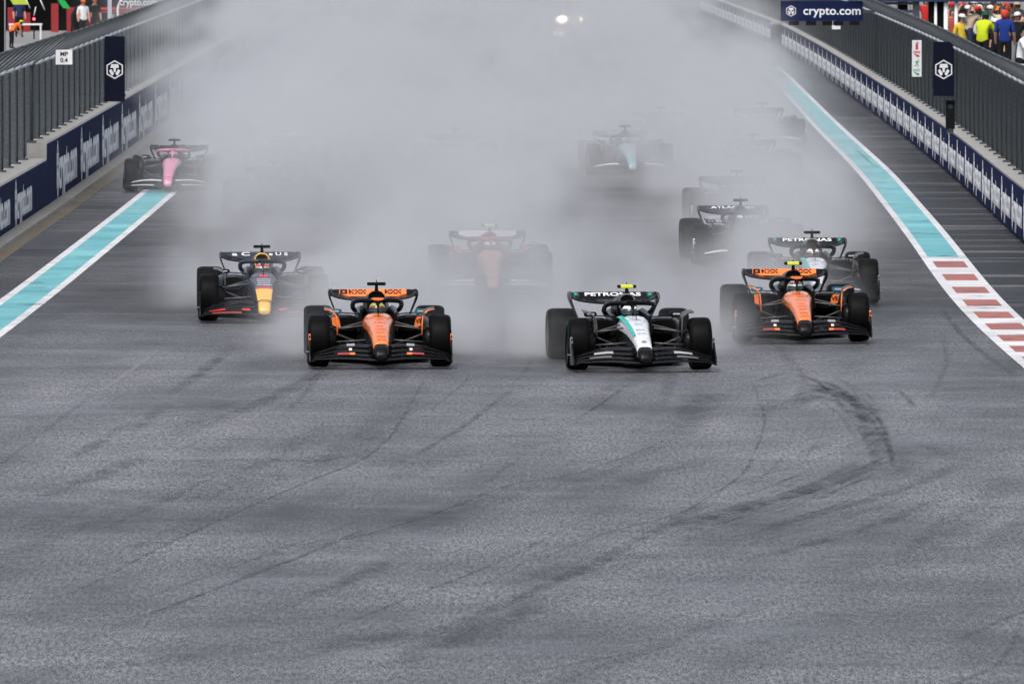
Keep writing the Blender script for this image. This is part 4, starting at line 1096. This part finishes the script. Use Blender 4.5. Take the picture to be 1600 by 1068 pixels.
crowd(1503, 12, 378, 'stand', org, blk, ('cap', red), 'spectator in orange shirt and red cap right of the poles', 5)
crowd(1538, 20, 356, 'phone', c('navy', (.02,.03,.10)), blk, ('hair', hair_m), 'spectator in navy shirt holding a phone', -5)

SH = {'yellow': (.7,.5,.05), 'purple': (.15,.03,.2), 'sky blue': (.2,.4,.6), 'olive': (.12,.13,.04), 'salmon': (.6,.25,.18), 'charcoal': (.04,.04,.045), 'turquoise': (.05,.4,.4), 'cream': (.65,.58,.45), 'crimson': (.4,.01,.03), 'tan': (.35,.22,.12), 'lavender': (.4,.35,.55), 'forest green': (.02,.12,.05), 'silver': (.45,.46,.48), 'peach': (.7,.4,.28), 'ivory': (.7,.68,.6), 'brick': (.3,.07,.04), 'denim': (.06,.1,.2), 'magenta': (.5,.03,.25)}
rp_ = random.Random(5)
for i, (nm_, c_) in enumerate(SH.items()):
    px_ = 1502 + (i*37 % 98) + rp_.uniform(-2, 2); Z_ = 345 + (i*29 % 50)
    hd = [('cap', wht), ('hair', hair_m), ('cap', red), ('hair', hair_m), ('cap', blk), ('hat', beige)][i % 6]
    crowd(px_, 17 + rp_.uniform(-6, 12) + (370-Z_)*.25, Z_, rp_.choice(('stand', 'phone', 'arms_up', 'stand')), c(nm_.replace(' ', '_')+'_top', c_), rp_.choice((jeans, blk, gry)), hd, f'spectator in {nm_} top standing in the crowd at the top right', rp_.uniform(-60, 60), rp_.choice((skin_m, skin2_m)), rp_.uniform(.94, 1.04))

# ------------------------------------------------------------------ signs and boxes on the fences
def m_board(w, h, t=.03): return MB().box(-w/2, w/2, 0, t, 0, h)
def emblem_board(px0, px1, py0, py1, Z, label):
    a, b = at(px0, py1, Z), at(px1, py0, Z); w, h = b.x-a.x, b.z-a.z
    root = tag(empty('sponsor_board', ((a.x+b.x)/2, Z, a.z)), label, 'sign')
    part('board', ('brd', round(w,3)), lambda: m_board(w, h), banner_dk, root)
    def em():
        mb = MB(); emblem(mb, 0, 0, w*.93); return mb
    part('emblem', ('emb', round(w,3)), em, mat('sign_white', (.78,.78,.80), .5, var=.03), root, (0, -.003, h*.49))
    for k in (0.1, .9): part('bracket', ('brk', round(w,3)), lambda: MB().box(-w/2-.02, w/2+.02, .03, .06, -.03, .03), post_m, root, (0, 0, h*k))
    return root
ZL = 292
emblem_board(163.5, 195, 57, 159, 275, 'tall navy board with white hexagon emblem on the left fence')
emblem_board(1458, 1491, 65.5, 150.5, 272, 'tall navy board with white hexagon emblem on the right fence')
# distance sign
a, b = at(87, 101, 233), at(113, 78, 233)
ms = tag(empty('marker_sign', ((a.x+b.x)/2, 233, a.z)), 'small white sign reading MP 0.4 on the left fence', 'sign')
part('board', 'mpb', lambda: m_board(b.x-a.x, b.z-a.z), mat('sign_white', (.78,.78,.80), .5, var=.03), ms)
blk_print = mat('black_print', (.01,.01,.012), .6)
part('lettering', 'mp1', lambda: text_mesh('MP', .125, .003, None, .001), blk_print, ms, (0, -.004, (b.z-a.z)*.70), (R(90), 0, 0))
part('lettering', 'mp2', lambda: text_mesh('0.4', .125, .003, None, .001), blk_print, ms, (0, -.004, (b.z-a.z)*.28), (R(90), 0, 0))
# fire / exit sign
a, b = at(1425, 120, 290), at(1440, 63, 290)
w, h = b.x-a.x, b.z-a.z
fs = tag(empty('safety_sign', ((a.x+b.x)/2, 290, a.z)), 'narrow white FIRE and EXIT sign on the right fence', 'sign')
part('board', 'fsb', lambda: m_board(w, h), mat('sign_white', (.78,.78,.80), .5, var=.03), fs)
fr, eg = mat('fire_red', (.55,.02,.03), .5), mat('exit_green', (.02,.30,.10), .5)
part('extinguisher_symbol', 'fse', lambda: MB().box(-.03,.03,-.004,0,.74*h,.90*h).box(-.012,.012,-.004,0,.90*h,.945*h).box(.012,.05,-.004,0,.915*h,.935*h), fr, fs)
part('fire_lettering', 'fsf', lambda: text_mesh('FIRE', .085, .002, w*.72, .001), fr, fs, (0, -.004, h*.665), (R(90), 0, 0))
def arrow(): return MB().prism_y([(-.07,.03),(-.05,.055),(.01,.015),(.03,.04),(.075,-.03),(-.015,-.035),(-.01,-.01)], -.004, 0)
part('fire_arrow', 'arr', arrow, fr, fs, (0, 0, h*.575)); part('exit_arrow', 'arr', arrow, eg, fs, (0, 0, h*.075))
part('exit_lettering', 'fsx', lambda: text_mesh('EXIT', .085, .002, w*.72, .001), eg, fs, (0, -.004, h*.17), (R(90), 0, 0))
part('running_figure', 'fsr', lambda: MB().prism_y([(.03,.09),(.055,.09),(.055,.115),(.03,.115)], -.004, 0).prism_y([(-.01,.075),(.03,.085),(.02,.0),(-.02,.01)], -.004, 0).prism_y([(.02,.0),(.05,-.03),(.03,-.09),(.02,-.09),(.03,-.035),(0,.0)], -.004, 0).prism_y([(-.02,.01),(-.03,-.04),(-.075,-.05),(-.075,-.065),(-.015,-.055),(0,.0)], -.004, 0).prism_y([(-.01,.075),(-.05,.05),(-.055,.02),(-.045,.02),(-.04,.045),(0,.06)], -.004, 0).prism_y([(.02,.07),(.045,.045),(.07,.055),(.07,.045),(.045,.033),(.02,.05)], -.004, 0), eg, fs, (0, 0, h*.35))
# gantry sign over the right run-off
Zg = 345
a, b = at(1220, 33, Zg), at(1348, 2, Zg); w, h = b.x-a.x, b.z-a.z
gs = tag(empty('overhead_sign', ((a.x+b.x)/2, Zg, a.z)), 'navy crypto.com board mounted above the right run-off', 'sign')
part('board', 'gsb', lambda: m_board(w, h, .12), banner_m, gs)
gw = mat('sign_white', (.78,.78,.80), .5, var=.03)
part('lettering', 'gsl', lambda: text_mesh('crypto.com', .36, .006, w*.70, .002), gw, gs, (w*.125, -.004, h*.50), (R(90), 0, 0))
def ge():
    mb = MB(); emblem(mb, 0, 0, h*.56); return mb
part('emblem', 'gse', ge, gw, gs, (-w*.375, -.003, h*.5))
for k in (-.34, -.13, .07, .2, .40): part('light_box', 'gsx', lambda: MB().box(-w*.062, w*.062, -.02, .14, -.13, -.005), stand_dark, gs, (w*k, 0, 0))
part('support_arm', 'gsa', lambda: MB().box(w/2, w/2+1.6, .04, .10, h*.4, h*.55), post_m, gs)
part('support_arm', 'gsa2', lambda: MB().box(w/2, w/2+1.6, .04, .10, h*.82, h*.95), post_m, gs)
part('support_post', 'gsp', lambda: MB().box(w/2+1.5, w/2+1.7, .0, .16, -a.z, h+.2), post_m, gs)
# white L-shaped marker board seen below it
a = at(1300, 46, 352); 
lm = tag(empty('marker_board', (a.x, 352, a.z)), 'small white L-shaped board hanging under the overhead sign', 'sign')
part('board', 'lmb', lambda: MB().prism_y([(0,0),(.26,0),(.26,.10),(.09,.10),(.09,.30),(0,.30)], 0, .02), gw, lm)
# signal box standing on the right barrier top
a = ground(1485, 205)
Zs = 258; a = at(1485, 206, Zs)
sb = tag(empty('signal_box', (a.x, Zs, a.z)), 'black marshal light box standing on top of the right barrier', 'signal box')
part('housing', 'sbh', lambda: MB().box(-.10,.10,0,.16,.06,.66), stand_dark, sb)
part('hood', 'sbo', lambda: MB().box(-.11,.11,-.05,.17,.665,.70), dark, sb)
part('lens', 'sbl', lambda: MB().lathe_x([(.0,0),(.05,.002),(.055,-.01)], 14), mat('lens_green', (.006,.03,.022), .3), sb, (0, -.005, .56), (0, 0, R(90)))
part('foot', 'sbf', lambda: MB().box(-.07,.07,.03,.13,-.04,.055), post_m, sb)
# dark pillar far along the right wall
a = at(1213, 97, 425)
pl = tag(empty('barrier_pillar', (a.x, 425, 0)), 'dark square pillar at the far bend of the right wall', 'pillar')
part('shaft', 'bps', lambda: MB().box(-.2,.2,-.2,.2,0,1.55), stand_dark, pl); part('cap', 'bpc', lambda: MB().box(-.24,.24,-.24,.24,1.552,1.64), concrete, pl)

# ------------------------------------------------------------------ left side: pit lane
pit = tag(empty('pit_building', (-21, 525, 0)), 'dark pit garages with red equipment panels at the top left', 'building')
pblk = mat('garage_black', (.003,.003,.003), .8, spec=.08); pred = mat('garage_red', (.30,.015,.02), .5, var=.25); pred2 = mat('garage_red_bright', (.5,.03,.035), .5)
def pb(name, px0, px1, py0, py1, Z, m, t=.3):
    a, b = at(px0, py1, Z), at(px1, py0, Z); a.z = max(0, a.z)
    return part(name, ('pb', px0, px1, py0), lambda: MB().box(a.x+21, b.x+21, Z-525, Z-525+t, a.z, b.z), m, pit)
pb('back_wall', -60, 262, -40, 75, 530, pblk, 1.0)
pb('red_panel', 12, 23, 12, 60, 526, pred); pb('red_panel', 36, 47, 20, 60, 526, pred); pb('red_panel', 80, 91, 6, 58, 524, pred); pb('red_panel', 104, 119, 12, 58, 526, pred)
pb('red_panel', 113, 118, 24, 40, 525, pred2)
pb('red_beam', 118, 256, 12, 15.5, 524, pred2); pb('red_beam', 150, 238, 17.5, 20, 524, pred)
pb('navy_panel', 24, 34, 6, 30, 524, banner_m)
pb('wall_sign', 183, 243, -3, 11, 523.5, banner_dk, .1)
a = at(216, 4, 523.3); part('sign_lettering', 'pitlet', lambda: text_mesh('crypto.com', .46, .006, 1.7, .002), gw, pit, (a.x+21, 523.45-525, a.z), (R(90), 0, 0))
pb('window_strip', 172, 215, 27, 33, 524, mat('pale_print', (.45,.46,.48), .5), .05)
for k in range(5): pb('shelf_box', 152+k*17, 162+k*17, 22, 30+k, 525, [pblk, gry, red, pblk, blk][k])
# table frame
a = at(14, 37, 488); b = at(66, 67, 488)
tb = tag(empty('work_table', ((a.x+b.x)/2, 488, 0)), 'white framed work table in the pit lane', 'table')
W = (b.x-a.x)
part('table_top', 'ttop', lambda: MB().box(-W/2, W/2, -.3, .3, a.z-.07, a.z), white_metal, tb)
for sx in (-1, 1):
    for sy in (-1, 1): part('table_leg', 'tleg', lambda: MB().box(-.03, .03, -.03, .03, 0, a.z-.072), white_metal, tb, (sx*(W/2-.06), sy*.26, 0))
for sx in (-1, 1): part('cross_brace', 'tbr', lambda: MB().tube([(0,-.26,.05),(0,.26,a.z-.12)], .018, 6), white_metal, tb, (sx*(W/2-.06), 0, 0))
# hanging boards
def hang(px, py, w, h, m, label, Z=486, skew=.12):
    p = at(px, py, Z); r = tag(empty('pit_board', (p.x, Z, p.z)), label, 'pit board')
    part('board', ('hb', w, h), lambda: MB().prism_y([(-w/2-skew,h/2),(w/2-skew,h/2),(w/2+skew,-h/2),(-w/2+skew,-h/2)], 0, .03), m, r)
    part('hanger', ('hh', w, h), lambda: MB().tube([(-skew,.015,h/2),(-skew*2,.015,h/2+.8)], .02, 6), white_metal, r)
hang(28, 0, .65, .40, mat('board_lime', (.42,.55,.04), .5), 'lime green pit board hanging above the pit lane')
hang(100, 7, .30, .34, mat('board_green', (.0,.38,.06), .5), 'bright green pit board hanging beside the garage panels')
for k, (x0, y0, x1, y1) in enumerate(((40,-2,47,13),(62,-2,70,16),(56,11,53,25))):
    a, b = at(x0, y0, 487), at(x1, y1, 487)
    r = tag(empty('light_tube', a), ['leftmost thin white tube above the pit lane', 'rightmost thin white tube above the pit lane', 'short white tube between the two longer ones'][k], 'tube')
    part('rod', ('rod', k), lambda: MB().tube([(0,0,0), tuple(b-a)], .022, 6), white_metal, r)
p = at(53, 30, 500); rl = tag(empty('red_light', p), 'small red warning light in the pit lane', 'light')
part('lamp', 'rlamp', lambda: MB().lathe_x([(.0,-.03),(.06,-.02),(.06,.02),(0,.03)], 14), mat('red_lamp', (.5,.02,.03), .3, emit=((1,.05,.08), 4.0)), rl, (0, 0, 0), (0, 0, R(90)))
part('lamp_stand', 'rstand', lambda: MB().box(-.03,.03,.04,.08,-p.z,.05), stand_dark, rl)
# black column and pale post
a = at(4, 60, 300); bc = tag(empty('black_column', (a.x-.12, 300, 0)), 'black column at the top left corner behind the fence', 'column')
part('shaft', 'bcs', lambda: MB().box(-.45,.17,-.15,.15,0,4.6), pblk, bc); part('edge_strip', 'bce', lambda: MB().box(.172,.20,-.17,.17,0,4.6), gry, bc)
a = at(171.5, 20, 430); lp = tag(empty('lamp_post', (a.x, 430, 0)), 'pale grey square post rising behind the left fence', 'post')
part('shaft', 'lps', lambda: MB().box(-.075,.075,-.075,.075,0.02,5), mat('post_pale', (.42,.46,.52), .5), lp); part('base', 'lpb', lambda: MB().box(-.16,.16,-.16,.16,0,.02), post_m, lp)
a = at(184, 20, 440); lp = tag(empty('curved_pipe', (a.x, 440, 0)), 'thin bent white pipe beside the pale grey post', 'pipe')
part('pipe', 'cvp', lambda: MB().tube([(0,0,0),(0,0,1.9),(.03,0,2.1),(.12,0,2.3),(.3,0,2.45)], .045, 8), white_metal, lp)
# pit crew
def crew(px, feet, Z, pose, shirt, tr, head, label, rz=0):
    p = at(px, feet, Z); person((p.x, Z, 0), R(rz), pose, shirt, tr, head, label, None, 1.0, 'pit crew')
crew(130, 60, 495, 'stand', wht, blk, ('cap', org), 'pit crew member in white shirt and orange cap', 20)
crew(139, 60, 505, 'bend', org, red, ('cap', org), 'pit crew member in orange top bending over', -30)
crew(148, 60, 500, 'stand', blk, blk, ('cap', org), 'pit crew member in black with orange cap', 10)
crew(30, 60, 505, 'stand', c('navy', (.02,.03,.10)), blk, ('cap', wht), 'pit crew member in navy behind the work table', 15)
crew(115, 60, 512, 'bend', blk, blk, ('hair', hair_m), 'pit crew member in black bending near the red panel', 60)
p = at(18, 62, 470); hv = person((p.x, 470, 0), R(120), 'bend', org, blk, ('cap', yel), 'marshal in orange vest crouching at the left edge', None, .8, 'pit crew')

# distant vehicle with headlights in the mist
def m_car_body():
    S = [(-2.2,.80,.30,.62),(-2.1,.90,.25,.78),(-1.2,.93,.2,.92),(-.6,.93,.2,.98),(1.6,.93,.2,1.0),(2.1,.88,.25,.95),(2.2,.80,.35,.8)]
    mb = MB().loft([sup(0,w,a,b,y,16,4.5) for y, w, a, b in S], 0)
    return mb.loft([sup(0,.75,.93,1.0,-.7,14,4), sup(0,.66,.9,1.38,.1,14,4), sup(0,.66,.9,1.40,1.2,14,4), sup(0,.74,.9,1.0,1.9,14,4)], 1)
hc = ground(894, 50)
sv = tag(empty('support_car', (hc.x, hc.y, 0)), 'distant support car with two lit headlights in thick mist', 'car')
part('car_body', 'scb', m_car_body, [mat('car_silver', (.3,.3,.32), .3, coat=.5), dark], sv)
for s_ in (-1, 1):
    part('headlight', 'hl', lambda: MB().loft([sup(0,.13,-.022,.022,-.02,12,3), sup(0,.13,-.022,.022,.06,12,3)], 0), mat('headlight', (1,.9,.75), .3, emit=((1,.78,.54), 3800.0)), sv, (s_*.46, -2.20, .62))
    for y in (-1.35, 1.4): part('wheel', ('scw',), lambda: m_tyre(.24), rubber, sv, (s_*.82, y, .36))

# ------------------------------------------------------------------ spray thrown up by the cars (a real volume: plumes behind every car, broken up by noise)
SPRAY_MIN, SPRAY_MAX = (-11.0, 150.0, 0.0), (11.5, 780.0, 6.5)
SPRAY_RES = (92, 480, 44)
vm = bpy.data.materials.new('water_spray'); vm.use_nodes = True
vn = vm.node_tree; vn.nodes.clear()
vout = vn.nodes.new('ShaderNodeOutputMaterial'); vp = vn.nodes.new('ShaderNodeVolumePrincipled')
vp.inputs['Color'].default_value = (0.725, 0.735, 0.765, 1); vp.inputs['Density'].default_value = 1.0; vp.inputs['Anisotropy'].default_value = 0.0
vn.links.new(vp.outputs[0], vout.inputs['Volume'])
ng = bpy.data.node_groups.new('spray_field', 'GeometryNodeTree')
ng.interface.new_socket('Geometry', in_out='INPUT', socket_type='NodeSocketGeometry')
ng.interface.new_socket('Geometry', in_out='OUTPUT', socket_type='NodeSocketGeometry')
gout = ng.nodes.new('NodeGroupOutput')
def gm(op, *args):
    n = ng.nodes.new('ShaderNodeMath'); n.operation = op
    for i, a in enumerate(args):
        if isinstance(a, (int, float)): n.inputs[i].default_value = a
        else: ng.links.new(a, n.inputs[i])
    return n.outputs[0]
def gsmooth(x, a, b, lo=0.0, hi=1.0):
    n = ng.nodes.new('ShaderNodeMapRange'); n.interpolation_type = 'SMOOTHSTEP'
    n.inputs['From Min'].default_value = a; n.inputs['From Max'].default_value = b; n.inputs['To Min'].default_value = lo; n.inputs['To Max'].default_value = hi
    ng.links.new(x, n.inputs['Value']); return n.outputs['Result']
gpos = ng.nodes.new('GeometryNodeInputPosition'); gsep = ng.nodes.new('ShaderNodeSeparateXYZ'); ng.links.new(gpos.outputs[0], gsep.inputs[0])
GX, GY, GZ = gsep.outputs
def gnoise(sc3, detail, rough=.55, off=0.0):
    c_ = ng.nodes.new('ShaderNodeVectorMath'); c_.operation = 'MULTIPLY'; ng.links.new(gpos.outputs[0], c_.inputs[0]); c_.inputs[1].default_value = sc3
    o_ = ng.nodes.new('ShaderNodeVectorMath'); o_.operation = 'ADD'; ng.links.new(c_.outputs[0], o_.inputs[0]); o_.inputs[1].default_value = (off, off*1.7, off*.3)
    n = ng.nodes.new('ShaderNodeTexNoise'); n.inputs['Scale'].default_value = 1.0; n.inputs['Detail'].default_value = detail; n.inputs['Roughness'].default_value = rough
    ng.links.new(o_.outputs[0], n.inputs['Vector']); return n.outputs[0]
def plume(x0, y0, amp, drift=0.0, s0=.75, kx=.045, h0=.55, kz=.045, L_=26.0, start=2.2, ramp=4.5):
    """x0, y0: front axle of the car; spray begins behind it, spreads and thins backwards"""
    d = gm('SUBTRACT', GY, y0 + start)
    dp = gm('MAXIMUM', d, 0.0)
    cx = gm('MULTIPLY_ADD', dp, drift, x0)
    u = gm('DIVIDE', gm('SUBTRACT', GX, cx), gm('MULTIPLY_ADD', dp, kx, s0))
    w = gm('DIVIDE', GZ, gm('MULTIPLY_ADD', dp, kz, h0))
    g = gm('EXPONENT', gm('MULTIPLY', gm('MULTIPLY_ADD', u, u, gm('MULTIPLY', w, w)), -1.0))
    a = gm('DIVIDE', gsmooth(d, 0, ramp, 0, amp), gm('MULTIPLY_ADD', dp, 1/L_, 1.0))
    return gm('MULTIPLY', gm('MULTIPLY', g, a), gm('EXPONENT', gm('MULTIPLY', dp, -1/75)))
SPEC = [  # per car, in the order they were placed: amplitude, first width, spread, first height, rise, decay length
    (.62, .85, .024, .60, .011, 8), (.62, .95, .024, .60, .011, 8), (.24, .70, .020, .50, .012, 9), (.26, .85, .018, .50, .011, 8), (.24, .70, .018, .50, .012, 10), (.10, .80, .020, .50, .02, 20),
    (.30, 1.0, .026, .60, .012, 9), (.18, .95, .040, .6, .030, 18), (.26, .85, .022, .55, .012, 10), (.24, .85, .022, .55, .014, 12), (.22, .80, .022, .55, .02, 16), (.22, .75, .022, .55, .03, 24),
    (.20, 1.0, .034, .6, .030, 16), (.10, .8, .014, .55, .012, 9), (.20, 1.0, .040, .6, .030, 18), (.20, .95, .034, .6, .030, 18)]
total = None
for (cx_, cy_, yw, lv), (am_, s0_, kx_, h0_, kz_, L0_) in zip(CARS, SPEC):
    p_ = plume(cx_, cy_, am_, math.tan(R(-yw))*.3, s0_, kx_, h0_, kz_, L0_)
    total = p_ if total is None else gm('ADD', total, p_)
def puff(x, y, z, rx, ry, rz, amp):
    q = None
    for g_, c_, r_ in ((GX, x, rx), (GY, y, ry), (GZ, z, rz)):
        u = gm('MULTIPLY', gm('SUBTRACT', g_, c_), 1/r_); q = gm('MULTIPLY', u, u) if q is None else gm('MULTIPLY_ADD', u, u, q)
    return gm('MULTIPLY', gm('EXPONENT', gm('MULTIPLY', q, -1.0)), amp)
puffs = None
for pf in ((-2.3,173.5,.35,.58,2.0,.8,.8), (-.35,176,.85,1.6,3,1.2,.48), (-.75,243,.9,1.7,5,1.2,.34), (-4.2,254,.9,1.9,5,1.2,.65), (-3.9,225,.8,1.7,4,1.1,.85), (-5.75,248.5,.6,.7,3,1.0,.5),
           (4.2,252,.9,1.0,5,1.2,.50), (4.8,288,.9,1.0,5,1.2,.50), (4.95,200,.6,1.0,3,.9,.42), (4.9,218,.9,1.3,4,1.1,.5), (3.9,181,.5,.60,2.5,.6,.30), (2.8,268,.8,1.4,4,1.0,.22),
           (-3.05,164.8,.22,.42,1.3,.34,.9), (-.72,164.8,.22,.40,1.3,.34,.9), (.38,164.2,.26,.42,1.4,.40,1.2), (2.85,165.5,.22,.35,1.3,.34,.7), (2.95,174.5,.3,.38,1.4,.42,.35), (-5.1,183,.4,.5,1.8,.5,.35)):
    q_ = puff(*pf); puffs = q_ if puffs is None else gm('ADD', puffs, q_)
total = gm('MULTIPLY', total, gm('SUBTRACT', 1.0, puff(2.35, 220, 1.0, 1.9, 44, 3.0, .96)))    # a gap in the spray ahead of the aqua nosed car
n1 = gnoise((.36, .020, .50), 4, .62)
n2 = gnoise((1.1, .10, 1.3), 3, .6, 11.0)
brk = gm('MULTIPLY', gsmooth(n1, .38, .63, .08, 2.3), gsmooth(n2, .34, .66, .35, 1.7))
# mist left hanging over the straight by the whole field
edge = gm('MULTIPLY', gsmooth(GX, 3.8, 8.2, 1.0, 0.0), gsmooth(GX, -11.0, -8.5, .35, 1.0))
left_bank = gm('MULTIPLY', gm('MULTIPLY', gsmooth(GX, -6.0, -2.0, 1.0, 0.0), gsmooth(GX, -10.8, -8.6, .4, 1.0)), gm('MULTIPLY', gsmooth(GY, 268, 300, 0.0, 0.028), gsmooth(GY, 330, 430, 1.0, .3)))
hang_ = gm('MULTIPLY', gm('ADD', left_bank, gm('MULTIPLY', gsmooth(GY, 262, 380, 0.0, 0.0125), edge)), gm('EXPONENT', gm('MULTIPLY', gm('POWER', gm('DIVIDE', GZ, 4.2), 2.0), -1.0)))
dens = gm('MAXIMUM', gm('SUBTRACT', gm('ADD', gm('MULTIPLY', gm('ADD', total, hang_), brk), gm('MULTIPLY', puffs, gm('MULTIPLY_ADD', brk, .35, .50))), 0.0008), 0.0)
vc = ng.nodes.new('GeometryNodeVolumeCube')
ng.links.new(dens, vc.inputs['Density'])
vc.inputs['Min'].default_value = SPRAY_MIN; vc.inputs['Max'].default_value = SPRAY_MAX
for k, ax in enumerate('XYZ'): vc.inputs['Resolution '+ax].default_value = SPRAY_RES[k]
gsm = ng.nodes.new('GeometryNodeSetMaterial'); gsm.inputs['Material'].default_value = vm
ng.links.new(vc.outputs[0], gsm.inputs[0]); ng.links.new(gsm.outputs[0], gout.inputs[0])
vol = bpy.data.volumes.new('haze'); vol.materials.append(vm)
haze = bpy.data.objects.new('haze', vol); COL.objects.link(haze)
haze.modifiers.new('spray', 'NODES').node_group = ng
tag(haze, 'grey water spray hanging in plumes behind the race cars', kind='stuff')
